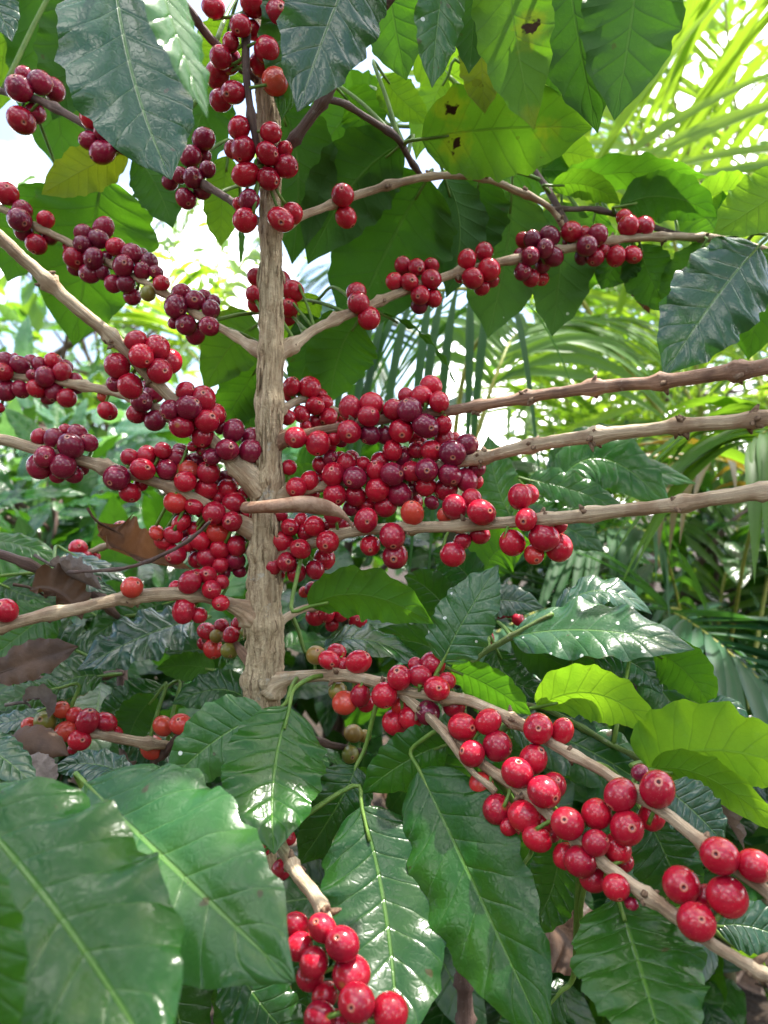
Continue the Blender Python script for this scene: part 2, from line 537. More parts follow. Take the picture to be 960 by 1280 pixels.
# ------------------------------------------------------------------ branches
def branch_mesh(mb, pts3, rads, seg=10, node=0.038, off=0.4, swell=0.42, scars=0.0, seed=0, per=0.004, collar=None):
    r = random.Random(seed)
    L = np.sum(np.linalg.norm(np.diff(np.asarray(pts3), axis=0), axis=1))
    n = max(8, int(L / per))
    full = smooth_path(np.hstack([np.asarray(pts3), np.asarray(rads)[:, None]]), n)
    pts, rad = full[:, :3], full[:, 3]
    s = np.concatenate([[0], np.cumsum(np.linalg.norm(np.diff(pts, axis=0), axis=1))])
    nodes = [off * node + k * node + r.uniform(-.006, .006) for k in range(int(L / node) + 1)]
    sw = np.ones(n)
    for q in nodes:
        sw += swell * np.exp(-((s - q) / 0.0038) ** 2) * r.uniform(.7, 1.3)
    jit = np.cumsum(rng.normal(0, 0.00016, (n, 3)), axis=0)
    jit -= np.linspace(0, 1, n)[:, None] * jit[-1]
    pts = pts + jit
    amp = 0.07

    nod = (sw - 1) / swell
    if collar:
        dx = np.hypot(pts[:, 0] - collar[0], pts[:, 1] - collar[1])
        sw = sw + 0.75 * np.exp(-(np.maximum(dx - .009, 0) / 0.0085) ** 2)

    def disp(Lm, a, i, j):
        return 1 + nod[i] * r.uniform(-.16, .16) + amp * math.sin(3 * a + 40 * Lm) * math.sin(90 * Lm + a) + r.uniform(-.03, .03)
    mb.tube(pts, rad * sw, seg, 0, True, disp)
    if scars:
        for q in nodes:
            if q < s[0] or q > s[-1]: continue
            i = int(np.argmin(abs(s - q)))
            tg = nrm(pts[min(i + 1, n - 1)] - pts[max(i - 1, 0)])
            for _ in range(int(scars)):
                dv = nrm(np.cross(tg, rng.normal(0, 1, 3)))
                p0 = pts[i] + tg * r.uniform(-.003, .003) + dv * rad[i] * 0.9
                p1 = p0 + (dv * r.uniform(.5, 1.0) + tg * r.uniform(-.5, .5)) * r.uniform(.002, .0065)
                mb.tube(smooth_path([p0, p1], 3), [0.0019, 0.0014, 0.0005], 5, 1)
    return pts, rad


def branch(tree, root, px, mat=TWIG, label=None, **kw):
    """px: list of (x, y, depth, radius_px)"""
    mb = MB()
    pts3 = [P(a, b, c) for a, b, c, _ in px]
    rads = [q * .86 / F * c for _, _, c, q in px]
    if tree == 'A':          # boughs run on past the frame and taper out
        for e, n_ in ((0, 1), (-1, -2)):
            if px[e][0] <= -40 or px[e][0] >= 1020:
                v = nrm((pts3[e] - pts3[n_]) * np.array([1, .3, 1]))
                q1, q2 = pts3[e] + v * .10, pts3[e] + v * .22 - np.array([0, 0, .012])
                if e == 0:
                    pts3 = [q2, q1] + pts3; rads = [rads[0] * .35, rads[0] * .75] + rads
                else:
                    pts3 = pts3 + [q1, q2]; rads = rads + [rads[-1] * .75, rads[-1] * .35]
    pts, rad = branch_mesh(mb, pts3, rads, seed=len(BR.get(tree, [])) + 3, **kw)
    o = mb.build('branch', [mat, SCAR, PETIOLE], root)
    if label: o['label'] = label
    BR.setdefault(tree, []).append((o, pts, rad))
    return o


# ------------------------------------------------------------------ cherries
def cherry_geo(shape, ns=22, nr=16):
    r = random.Random(shape)
    el = [1.0, 1.07, 1.13, 0.97][shape % 4]
    fl = [0.0, 0.03, 0.0, 0.05][shape % 4]
    th = np.concatenate([[0.0, 0.05, 0.085, 0.115, 0.16, 0.22], np.linspace(0.32, math.pi, nr)])
    ring = []
    for t in th:
        rr = 1.0
        rr -= 0.085 * math.exp(-(t / 0.09) ** 2)                    # navel pit
        rr += 0.018 * math.exp(-((t - 0.18) / 0.06) ** 2)            # raised ring
        rr -= 0.05 * math.exp(-((math.pi - t) / 0.2) ** 2)           # stalk dimple
        ring.append(rr)
    pts = np.zeros((len(th), ns, 3)); uv = np.zeros((len(th), ns, 2))
    for i, t in enumerate(th):
        for j in range(ns):
            a = 2 * math.pi * j / ns
            q = ring[i] * (1 + fl * math.cos(2 * a) * math.sin(t))
            pts[i, j] = (q * math.sin(t) * math.cos(a), q * math.sin(t) * math.sin(a), q * math.cos(t) * el)
            tv = t / math.pi
            uv[i, j] = (j / ns, tv * (1 + ([.35, 0.0, -.25, .12][shape % 4]) * max(0, 1 - tv * 4)))
    return pts, uv


CGEO = [cherry_geo(k) for k in range(4)]
CMESH = {}


def cherry_mesh(shape, tone):
    if (shape, tone) not in CMESH:
        mb = MB()
        mb.grid(CGEO[shape][0], CGEO[shape][1], 0, wrap=True)
        CMESH[(shape, tone)] = mb.mesh('coffee_cherry', [CH[tone]])
    return CMESH[(shape, tone)]


CHERRIES = []      # dicts: tree, branch object, centre, radius, tone


def basis_from_axis(z):
    z = nrm(z)
    x = nrm(np.cross(z, [0.3, 0.2, 0.93]))
    y = np.cross(z, x)
    return np.stack([x, y, z], axis=1)


def cherries(tree, bi, x0, y0, k, items, dd=0.0):
    """bi: branch index on the tree; items: (X, Y, R[, flags]) in a tile of origin x0, y0 and zoom k"""
    o, bp, br = BR[tree][bi]
    bpx = np.stack([480 + bp[:, 0] / bp[:, 1] * F, 640 - (bp[:, 2] - CAMZ) / bp[:, 1] * F], axis=1)
    for it in items:
        X, Y, r = it[:3]
        fl = it[3] if len(it) > 3 else ''
        px, py, pr = x0 + X / k, y0 + Y / k, r / k
        i = int(np.argmin(np.hypot(bpx[:, 0] - px, bpx[:, 1] - py)))
        db = bp[i, 1] + dd
        off = np.hypot(bpx[i, 0] - px, bpx[i, 1] - py)
        rw = pr / F * db
        reach = rw * 0.8 + br[i]
        lat = min(off / F * db, reach)
        fwd = math.sqrt(max(reach ** 2 - lat ** 2, 0.0)) * 0.9
        d = db + (fwd + .002 if 'b' in fl else -fwd)
        for _ in range(40):
            c = P(px, py, d); rw = pr / F * d
            bad = False
            for q in CHERRIES:
                if abs(q['c'][0] - c[0]) > .03 or abs(q['c'][2] - c[2]) > .03: continue
                if np.linalg.norm(q['c'] - c) < 0.86 * (q['r'] + rw):
                    bad = True; break
            if not bad: break
            d += 0.0015
        tone = 'r'
        for ch in 'dog':
            if ch in fl: tone = ch
        CHERRIES.append(dict(tree=tree, bo=o, bpt=bp[i], c=c, r=rw, tone=tone, pr=pr, px=px, py=py))


def cherry_axis(q):
    out = nrm(q['c'] - q['bpt'])
    ax = out * 0.9 + nrm(CAM - q['c']) * rng.uniform(-0.3, 1.0) + rng.normal(0, 0.5, 3)
    return nrm(ax)


def finish_cherries():
    from mathutils import Matrix
    by = {}
    for q in CHERRIES:
        inside = -10 < q['px'] < 970 and -10 < q['py'] < 1290
        q['score'] = q['pr'] if inside else 0
        by.setdefault(q['tree'], []).append(q)
    for tree, qs in by.items():
        qs.sort(key=lambda q: -q['score'])
        single, rest = qs[:100], qs[100:]
        stalks = {}
        for n, q in enumerate(qs):
            ax = cherry_axis(q)
            rot = basis_from_axis(ax)
            shape = random.randrange(4)
            el = [1.0, 1.07, 1.13, 0.97][shape]
            rad = q['r'] * (1.13 if q['pr'] < 15.5 else 1.05) / (1 + (el - 1) * 0.5)
            q['rot'], q['shape'], q['rad'], q['ax'] = rot, shape, rad, ax
            q['sq'] = rng.uniform(.90, 1.07, 3)
            # short stalk back to the branch
            p0 = q['c'] - ax * rad * 0.85
            stalks.setdefault(q['bo'].name, (q['bo'], MB()))[1].tube(
                smooth_path([q['bpt'], 0.5 * (q['bpt'] + p0) - ax * 0.001, p0], 5), [0.0014, 0.0011, 0.001, 0.001, 0.0013], 5, 0)
        for q in single:
            o = bpy.data.objects.new('coffee_cherry', cherry_mesh(q['shape'], q['tone']))
            COL.objects.link(o)
            M4 = Matrix.Identity(4)
            for a in range(3):
                for b in range(3):
                    M4[a][b] = float(q['rot'][a, b] * q['rad'] * q['sq'][b])
                M4[a][3] = float(q['c'][a])
            o.parent = q['bo']
            o.matrix_parent_inverse = parent_inv(q['bo'])
            o.matrix_basis = M4
            lab = {'o': 'half ripe orange cherry', 'g': 'unripe green cherry', 'd': 'dark purplish overripe cherry'}.get(q['tone'])
            if lab: o['label'] = lab
        if rest:
            mb = MB()
            for q in rest:
                g, uv = CGEO[q['shape']]
                pts = (g.reshape(-1, 3) * q['sq']) @ q['rot'].T * q['rad'] + q['c']
                mb.grid(pts.reshape(g.shape), uv, 'rdog'.index(q['tone']), wrap=True)
            root = q['bo'].parent
            o = mb.build('coffee_cherry', [CH[c] for c in 'rdog'], root)
            o['kind'] = 'stuff'
            o['label'] = 'smaller ripe red cherries in tight clusters along the branches'
        for bo, mb in stalks.values():
            mb.build('cherry_stalk', [PETIOLE], bo)['kind'] = 'stuff'


# ==================================================================== COFFEE TREE
A = 'A'
tx, ty = P(326, 640, 0.47)[0], 0.47
tree = thing('coffee_tree', (tx - 0.002, ty, 0), 'coffee tree with pale upright trunk and branches crowded with red cherries', 'coffee tree')

# trunk
tp = [(300, 2522, .47, 30), (318, 1500, .47, 29), (322, 1100, .47, 26), (327, 890, .47, 24), (331, 820, .47, 24), (330, 760, .47, 23), (333, 700, .47, 21.5),
      (334, 640, .47, 20), (335, 560, .47, 18.5), (339, 440, .47, 16.5), (339, 330, .47, 14), (338, 240, .47, 14), (337, 170, .47, 15.5), (335, 110, .47, 16), (331, 20, .47, 14), (328, -160, .47, 11), (324, -420, .47, 7)]
mb = MB()
full = smooth_path([list(P(a, b, c)) + [r_ * .92 / F * c] for a, b, c, r_ in tp], 330)
tr_ = random.Random(5)
ph = [tr_.uniform(0, 6.28) for _ in range(8)]


def tdisp(Lm, a, i, j):
    v = 1.0
    z = full[i][2]
    v += 0.050 * math.sin(5 * a + 6 * math.sin(z * 21 + ph[0]) + ph[1])
    v += 0.040 * math.sin(9 * a + 5 * math.sin(z * 33 + ph[2]) + ph[3])
    v += 0.035 * math.copysign(abs(math.sin(7.5 * a + 4 * math.sin(z * 57 + ph[5]))) ** .4, math.sin(7.5 * a + 4 * math.sin(z * 57 + ph[5])))
    v += 0.030 * math.sin(15 * a + 7 * math.sin(z * 46 + ph[4]))
    for yy in (285, 440, 505, 600, 690, 780, 850):
        zz = CAMZ + (640 - yy) / F * .47
        v += (0.20 + 0.06 * math.sin(3 * a + yy)) * math.exp(-((z - zz) / 0.0055) ** 2)
    return v + tr_.uniform(-.035, .035)


mb.tube(full[:, :3], full[:, 3], 36, 0, True, tdisp)
for k in range(70):          # loose bark strips
    z = tr_.uniform(0.80, 1.25); a = tr_.uniform(math.pi, 2 * math.pi)
    i = int(np.argmin(abs(full[:, 2] - z)))
    c = full[i]
    ln = tr_.uniform(.006, .022)
    p0 = c[:3] + np.array([math.cos(a), math.sin(a), 0]) * c[3] * 1.03
    p1 = p0 + np.array([math.cos(a) * .0012 + tr_.uniform(-.001, .001), math.sin(a) * .0012, -ln])
    mb.tube(smooth_path([p0, 0.5 * (p0 + p1) + np.array([math.cos(a), math.sin(a), 0]) * .0005, p1], 5), [.0003, .0008, .0009, .0007, .0002], 5, 0)
trunk = mb.build('trunk', [TRUNK], tree)

bl = [
    # 0 L1
    ([(-60, 95, .57, 5), (0, 115, .56, 5), (55, 130, .55, 5.5), (110, 160, .54, 5.5), (160, 192, .53, 5.5), (240, 224, .50, 5.5), (290, 252, .48, 5.5), (334, 285, .47, 6)], TWIGD, {}),
    # 1 L2
    ([(-60, 232, .53, 5), (5, 262, .53, 5), (50, 285, .53, 5), (90, 303, .53, 5), (165, 345, .52, 5), (200, 362, .51, 5), (250, 395, .50, 5.5), (300, 425, .48, 6), (336, 445, .47, 7)], TWIG, {}),
    # 2 L3
    ([(-70, 235, .40, 10), (0, 297, .41, 10), (45, 340, .42, 9.5), (100, 388, .43, 9.5), (150, 432, .44, 9), (215, 497, .45, 9), (262, 545, .46, 9), (305, 588, .465, 11), (330, 615, .47, 13)], TWIG, dict(scars=7)),
    # 3 L4
    ([(-60, 466, .53, 6), (0, 470, .53, 6), (50, 475, .525, 6), (100, 482, .52, 6.5), (150, 493, .51, 6.5), (205, 516, .505, 7), (262, 560, .50, 7), (330, 600, .47, 8)], TWIG, {}),
    # 4 L5
    ([(-60, 535, .46, 8.5), (0, 548, .46, 8.5), (70, 564, .462, 8.5), (130, 581, .464, 8.5), (200, 602, .466, 8), (240, 620, .466, 8), (285, 645, .468, 8), (325, 668, .47, 9)], TWIG, {}),
    # 5 L6
    ([(-60, 800, .41, 9.5), (0, 783, .42, 9.5), (60, 768, .43, 9), (120, 757, .44, 9), (160, 749, .45, 9.5), (200, 744, .455, 10.5), (250, 746, .46, 9), (300, 762, .465, 10), (328, 782, .47, 12)], TWIG, dict(scars=3)),
    # 6 L7 short low shoot
    ([(255, 800, .52, 4), (285, 800, .50, 5), (305, 815, .485, 6), (328, 845, .47, 8)], TWIGB, {}),
    # 7 L8 behind
    ([(60, 705, .60, 4), (110, 690, .59, 4), (170, 672, .57, 4.5), (230, 668, .54, 5), (290, 680, .50, 6), (330, 700, .475, 7)], TWIG, {}),
    # 8 R1
    ([(338, 288, .47, 6), (378, 270, .48, 6), (430, 250, .50, 6), (490, 230, .51, 5.5), (545, 219, .52, 5.5), (600, 221, .53, 5), (640, 236, .54, 5), (690, 262, .55, 4), (712, 300, .56, 3)], TWIG, dict(scars=3)),
    # 9 R2
    ([(342, 445, .47, 8), (362, 434, .475, 7), (400, 408, .49, 7), (450, 387, .505, 7), (500, 366, .52, 6.5), (560, 345, .53, 6.5), (640, 326, .545, 6), (720, 311, .555, 6), (800, 298, .56, 5.5), (890, 298, .57, 5.5), (960, 314, .58, 5), (1020, 325, .58, 5)], TWIG, dict(scars=2)),
    # 10 R3
    ([(340, 560, .47, 7), (372, 545, .468, 6.5), (460, 529, .46, 7), (530, 517, .455, 7.5), (600, 508, .45, 8), (700, 491, .43, 8.5), (820, 478, .40, 10), (930, 462, .37, 12), (1040, 446, .35, 13)], TWIGB, dict(scars=7)),
    # 11 R4
    ([(342, 620, .47, 7), (380, 611, .468, 7), (440, 600, .465, 7.5), (500, 590, .46, 8), (570, 579, .455, 8.5), (640, 563, .44, 9.5), (740, 545, .42, 10), (850, 533, .395, 10.5), (960, 521, .37, 11.5), (1050, 510, .36, 12)], TWIG, dict(scars=9)),
    # 12 R5
    ([(340, 705, .47, 8), (380, 684, .463, 8), (430, 668, .455, 8), (480, 661, .45, 8), (560, 657, .44, 8.5), (640, 652, .43, 9), (760, 640, .40, 10), (880, 625, .37, 11.5), (980, 612, .355, 12), (1050, 602, .35, 12)], TWIG, dict(scars=2)),
    # 13 R3b short behind
    ([(338, 520, .48, 5.5), (360, 508, .50, 5.5), (385, 500, .51, 5), (425, 515, .515, 4)], TWIG, {}),
    # 14 R6 small low behind
    ([(332, 795, .475, 7), (358, 772, .50, 6), (388, 760, .52, 5), (420, 768, .53, 4), (455, 775, .54, 3)], TWIG, {}),
    # 15 B1 stem + upper fork
    ([(328, 868, .47, 13), (352, 851, .462, 9), (400, 846, .452, 8.5), (445, 850, .44, 8.5), (490, 862, .43, 8.5), (540, 872, .42, 8.5), (590, 880, .41, 8), (650, 906, .395, 8), (700, 936, .38, 8), (760, 968, .36, 8), (820, 1008, .34, 9), (880, 1054, .32, 9), (950, 1108, .305, 9), (1030, 1165, .29, 9)], TWIG, dict(scars=4)),
    # 16 B1 lower fork
    ([(500, 866, .43, 7), (530, 890, .42, 7.5), (565, 922, .405, 7.5), (610, 960, .39, 8), (650, 985, .375, 8.5), (690, 1018, .36, 8.5), (740, 1066, .345, 9), (800, 1112, .325, 9.5), (840, 1142, .315, 10), (900, 1188, .30, 9), (960, 1224, .29, 9), (1020, 1262, .28, 9)], TWIG, dict(scars=4)),
    # 17 B1 thin third fork
    ([(535, 893, .415, 4.5), (560, 922, .40, 4.5), (585, 958, .39, 4), (620, 990, .38, 4)], TWIG, {}),
    # 18 B2 lowest drooping branch
    ([(322, 960, .47, 9), (332, 1005, .43, 9), (350, 1052, .38, 9), (372, 1090, .34, 9.5), (398, 1128, .32, 9.5), (422, 1190, .30, 9), (450, 1260, .29, 8), (475, 1330, .28, 7)], TWIG, dict(scars=3)),
    # 19 UR dark bough
    ([(342, 205, .47, 8), (365, 175, .46, 8), (400, 130, .45, 8), (430, 80, .44, 8), (455, 40, .43, 8.5), (482, 0, .42, 8), (540, -70, .41, 8), (640, -110, .40, 7), (760, -120, .40, 6), (900, -90, .41, 5)], TWIGD, {}),
    # 20 UR fork
    ([(405, 124, .45, 5), (430, 130, .46, 5), (462, 150, .48, 5), (495, 172, .50, 5), (512, 200, .52, 4), (530, 225, .53, 3)], TWIGD, {}),
    # 21 UL bough
    ([(332, 110, .47, 6), (300, 80, .46, 6), (262, 45, .45, 6), (200, -30, .42, 6), (130, -80, .40, 6), (30, -100, .40, 5)], TWIGD, {}),
    # 22 thin stem in front of the trunk
    ([(308, 15, .440, 5), (307, 60, .442, 5.5), (309, 110, .445, 5.5), (318, 165, .448, 5), (326, 205, .455, 4)], TWIGD, {}),
    # 23 bluish dry shoot
    ([(640, 180, .58, 3), (672, 218, .575, 4), (705, 276, .56, 5), (712, 300, .556, 4)], TWIGD, {}),
    # 24 dark low twig with green cherries
    ([(330, 905, .48, 7), (372, 918, .50, 7), (410, 930, .52, 5), (455, 940, .54, 4)], TWIGD, {}),
    # 25 right hand shoot carrying the upper right leaves
    ([(690, 262, .56, 3.5), (745, 262, .58, 4), (800, 278, .59, 4), (850, 294, .585, 4), (895, 300, .575, 5)], TWIGD, {}),
]
for px, mt, kw in bl:
    end = P(*min(px, key=lambda q: abs(q[0] - 334) + abs(q[2] - .47) * 900)[:3])
    branch(A, tree, px, mt, collar=(end[0], end[1]) if abs(end[0] - tx) < .012 and mt is not TWIGD else None, **kw)

C = cherries
# --- trunk top clusters (on stem 22 / trunk)
C(A, 22, 200, 0, 4.8, [(690, 85, 80), (560, 20, 68), (320, 45, 58), (485, 155, 60), (640, 300, 75), (610, 385, 65), (690, 490, 72, 'o'), (365, 345, 62), (420, 370, 62, 'd'), (345, 445, 70), (440, 555, 68), (365, 600, 62), (425, 255, 52), (555, 180, 55, 'b')], -.0)
C(A, 22, 200, 140, 4.8, [(500, 225, 75), (515, 375, 72), (475, 95, 62), (650, 400, 65), (645, 250, 60), (755, 325, 68), (665, 125, 60), (745, 225, 45, 'b'), (440, 225, 48, 'b'), (510, 650, 70), (535, 530, 58, 'd'), (475, 550, 36, 'b'), (725, 645, 72), (790, 610, 62, 'b')])
C(A, 2, 320, 320, 3, [])
# --- behind the trunk
C(A, 9, 0, 0, 1, [(366, 364, 13), (361, 385, 12), (352, 352, 12), (360, 396, 10, 'b'), (320, 346, 10, 'b'), (318, 368, 11, 'b'), (319, 381, 9, 'b')], .028)
# --- L1
C(A, 0, 0, 0, 3, [(72, 332, 42, 'd'), (150, 310, 42, 'd'), (202, 337, 38, 'd'), (80, 452, 46), (90, 282, 30, 'bd'), (132, 425, 35, 'bd'), (342, 444, 36), (336, 528, 36, 'd'), (392, 492, 34, 'd'), (385, 570, 41, 'd'), (458, 548, 30, 'bd')])
C(A, 0, 200, 140, 4.8, [(200, 395, 56, 'd'), (185, 265, 62, 'd'), (262, 163, 60, 'd'), (285, 345, 48, 'd'), (155, 520, 58, 'd'), (120, 380, 45, 'd'), (60, 420, 46, 'd'), (260, 270, 45, 'bd'), (255, 470, 50, 'bd')])
# --- L2
C(A, 1, 0, 220, 4.8, [(40, 105, 60), (118, 262, 65, 'd'), (135, 205, 52, 'd'), (275, 262, 48), (218, 410, 56), (145, 335, 55, 'bd'), (300, 370, 46, 'bd'),
                      (590, 378, 58, 'd'), (620, 315, 62, 'd'), (563, 495, 60, 'd'), (495, 410, 48, 'd'), (450, 495, 60), (695, 428, 55), (540, 585, 55, 'd'), (500, 345, 50, 'd'), (615, 580, 40, 'd'), (425, 430, 40, 'b'), (455, 555, 42, 'bd'), (640, 490, 38, 'bd')])
C(A, 1, 120, 260, 4.8, [(165, 348, 62, 'd'), (213, 278, 55, 'd'), (278, 378, 50, 'd'), (178, 455, 52, 'd'), (105, 455, 52, 'd'), (318, 325, 50, 'd'), (218, 530, 52, 'd'), (392, 452, 50), (360, 385, 40, 'bd'), (312, 512, 45, 'g'), (100, 330, 38, 'bd'), (270, 285, 40, 'bd'),
                        (595, 555, 60, 'd'), (480, 590, 63, 'd'), (690, 608, 50, 'd'), (512, 512, 52, 'd'), (540, 700, 58, 'd'), (595, 755, 55, 'd'), (680, 710, 52, 'd'), (468, 690, 36, 'bd'), (650, 530, 40, 'bd'), (705, 560, 40, 'bd')])
# --- L3
C(A, 2, 120, 410, 4.8, [(272, 168, 72), (382, 258, 66), (128, 225, 75), (205, 348, 75), (237, 75, 60), (367, 118, 72), (440, 200, 66), (115, 335, 45, 'bd'),
                        (555, 478, 70, 'd'), (515, 588, 72), (665, 560, 68), (445, 490, 54, 'd'), (640, 425, 70), (535, 375, 50), (640, 650, 62), (715, 520, 62), (825, 615, 68, 'd')])
C(A, 2, 180, 530, 4.8, [(500, 155, 65, 'd'), (640, 165, 69, 'd'), (645, 85, 58, 'd'), (410, 195, 52, 'd'), (370, 150, 50, 'bd'), (460, 20, 40, 'bd'), (290, 135, 30, 'b')])
# --- L4
C(A, 3, 0, 420, 4.8, [(30, 150, 50, 'd'), (15, 215, 55), (120, 175, 52, 'd'), (185, 155, 42, 'd'), (35, 325, 58, 'd'), (125, 320, 48, 'd'), (-4, 430, 28), (85, 135, 30, 'bd'),
                      (270, 245, 58, 'd'), (320, 150, 48), (372, 215, 50), (240, 175, 42, 'd'), (218, 315, 52), (325, 330, 55, 'd'), (400, 372, 50), (195, 235, 35, 'd'), (395, 185, 38, 'bd'), (450, 265, 42, 'bd'), (290, 375, 38, 'bd'), (455, 312, 40, 'bd'), (645, 450, 54), (615, 365, 32, 'ob')])
C(A, 3, 120, 410, 4.8, [(275, 440, 58, 'd'), (350, 390, 60, 'd'), (245, 515, 56), (355, 555, 58, 'd'), (300, 360, 45, 'bd'), (440, 540, 30, 'bd')])
# --- L5
C(A, 4, 0, 420, 4.8, [(425, 660, 72, 'd'), (325, 615, 60, 'd'), (270, 725, 60, 'd'), (380, 780, 68, 'd'), (465, 590, 60, 'd'), (240, 780, 70, 'd'), (530, 640, 50, 'd'), (440, 830, 48, 'd'), (235, 605, 48), (345, 840, 42, 'bd'), (490, 795, 42, 'bd'), (390, 565, 35, 'b'),
                      (857, 800, 66), (880, 710, 52), (778, 728, 50), (700, 850, 72, 'd'), (780, 940, 58), (845, 890, 40, 'b')])
C(A, 4, 120, 410, 4.8, [(535, 920, 62), (675, 865, 65), (550, 860, 62, 'o'), (695, 770, 50, 'd'), (600, 800, 50, 'd'), (485, 780, 60, 'd'), (400, 735, 48), (425, 850, 58, 'd'), (505, 735, 45, 'bd'), (375, 795, 45, 'b'), (580, 712, 30, 'b'), (660, 720, 50, 'bd')])
C(A, 4, 180, 530, 4.8, [(372, 390, 63), (540, 470, 60), (503, 388, 55), (420, 535, 62), (530, 585, 62), (728, 598, 62), (190, 470, 62, 'o'), (490, 340, 55, 'bd'), (300, 495, 50), (615, 620, 55), (445, 650, 65, 'o'), (335, 700, 58), (558, 730, 60), (455, 750, 52), (375, 800, 58), (318, 815, 48), (548, 820, 52, 'd'), (458, 845, 50), (225, 590, 52), (175, 665, 52), (300, 628, 45), (190, 785, 60), (400, 710, 36, 'b'), (595, 420, 38, 'b'), (440, 440, 38, 'b'), (345, 520, 40, 'b'), (635, 545, 50, 'b'), (270, 720, 45, 'b'), (575, 885, 38, 'bd'), (480, 890, 38, 'bd'), (75, 655, 42, 'o')], .004)
C(A, 4, 0, 0, 1, [(x, y, 11.5, 'bd' if i % 3 else 'b') for i, (x, y) in enumerate([(214, 590), (246, 578), (268, 608), (287, 600), (255, 628), (228, 640), (300, 640), (276, 668), (250, 690), (292, 702), (238, 668), (262, 652), (206, 676), (310, 660)])], .004)
# --- L6
C(A, 5, 80, 640, 4.8, [(755, 422, 65), (885, 465, 55), (862, 378, 55), (408, 452, 58, 'o'), (720, 590, 65), (812, 620, 48), (945, 420, 45), (940, 545, 45), (670, 455, 40, 'b'), (800, 385, 40, 'b')])
C(A, 5, 0, 640, 3, [(22, 370, 48)])
# --- L7
C(A, 6, 80, 640, 4.8, [(855, 715, 50), (895, 820, 55, 'o'), (915, 745, 40, 'g'), (945, 680, 40, 'b'), (840, 790, 40, 'b')])
C(A, 6, 0, 640, 3, [(868, 462, 30), (860, 520, 28, 'g'), (890, 420, 25, 'b'), (920, 450, 18, 'g')])
# --- L8
C(A, 7, 80, 640, 4.8, [(345, 108, 52), (450, 150, 52), (375, 145, 42, 'b'), (470, 210, 38, 'b'), (85, 220, 50), (68, 268, 45), (140, 272, 35), (180, 270, 35), (555, 125, 42, 'o')])
# --- R1
C(A, 8, 320, 0, 3, [(325, 732, 40), (337, 815, 38)])
# --- R2
C(A, 9, 420, 250, 4.8, [(135, 618, 58), (198, 710, 62), (122, 555, 58, 'b'), (440, 493, 53), (483, 405, 55), (572, 475, 58), (505, 570, 57), (402, 395, 48), (350, 488, 48), (585, 590, 48), (572, 395, 45, 'b'), (500, 632, 50, 'bd'),
                        (785, 358, 58), (888, 310, 55), (918, 418, 62), (820, 470, 58), (875, 525, 45, 'b'), (745, 465, 30, 'b'), (935, 480, 40, 'b')])
C(A, 9, 620, 220, 4.8, [(205, 480, 55, 'd'), (218, 378, 52, 'd'), (295, 435, 52, 'd'), (322, 360, 55, 'd'), (345, 485, 55, 'd'), (280, 535, 48, 'd'), (160, 575, 48, 'd'), (210, 612, 48), (272, 612, 45, 'b'), (165, 385, 45, 'b'), (140, 470, 36, 'bd'),
                        (545, 420, 58, 'd'), (612, 350, 55, 'd'), (452, 335, 55), (595, 490, 48), (640, 445, 45), (530, 350, 42, 'b'), (515, 485, 45, 'bd'), (440, 395, 38, 'bd'),
                        (795, 300, 58), (885, 305, 62), (720, 482, 53), (820, 472, 52), (770, 252, 48, 'b'), (700, 420, 36, 'bd')])
# --- R3b
C(A, 13, 330, 450, 4.8, [(165, 160, 55), (275, 165, 58), (305, 275, 55), (225, 325, 50), (140, 345, 45), (365, 255, 48), (385, 340, 50), (335, 215, 45, 'b'), (150, 205, 45, 'b'), (310, 375, 45, 'b'), (250, 395, 35, 'b'), (445, 330, 40, 'b'), (405, 392, 46, 'b')])
# --- R3
C(A, 10, 330, 450, 4.8, [(190, 465, 68), (325, 500, 70), (512, 430, 68), (628, 338, 58), (515, 288, 65), (645, 265, 65), (635, 450, 58, 'd'), (725, 450, 55, 'd'), (715, 310, 42, 'b'), (385, 512, 50, 'b'), (420, 470, 40, 'b'), (460, 490, 35, 'bd')])
C(A, 10, 450, 450, 4.8, [(298, 298, 70, 'd'), (392, 395, 70, 'd'), (248, 425, 70), (200, 297, 58), (370, 218, 62), (425, 160, 60), (475, 252, 60), (500, 390, 50), (275, 215, 45, 'b'), (135, 315, 38, 'b')])
# --- R4
C(A, 11, 450, 450, 4.8, [(555, 560, 72, 'd'), (430, 545, 62), (400, 660, 70, 'd'), (540, 690, 68, 'd'), (640, 720, 65, 'd'), (640, 510, 62, 'd'), (505, 470, 58), (195, 545, 60), (255, 590, 60, 'd'), (195, 685, 66, 'd'), (105, 775, 66), (240, 805, 70, 'd'), (310, 670, 58), (395, 755, 58), (515, 775, 65), (95, 665, 58), (120, 600, 50), (345, 540, 55, 'b'), (345, 480, 50, 'b'), (155, 875, 62), (700, 730, 40, 'b'), (700, 650, 48, 'bd'), (310, 770, 50, 'bd'), (315, 850, 55, 'b'), (570, 470, 35, 'b'), (430, 855, 42, 'bd')])
C(A, 11, 330, 450, 4.8, [(415, 685, 68), (545, 705, 65, 'd'), (425, 810, 65), (548, 815, 58), (195, 765, 55), (275, 725, 55), (330, 735, 58), (495, 625, 58), (150, 645, 45, 'b'), (525, 590, 45), (455, 590, 38, 'b'), (400, 590, 42, 'bd'), (595, 625, 42, 'b'), (340, 630, 50, 'b'), (285, 805, 45, 'b'), (615, 870, 50, 'b'), (520, 890, 45, 'bd')])
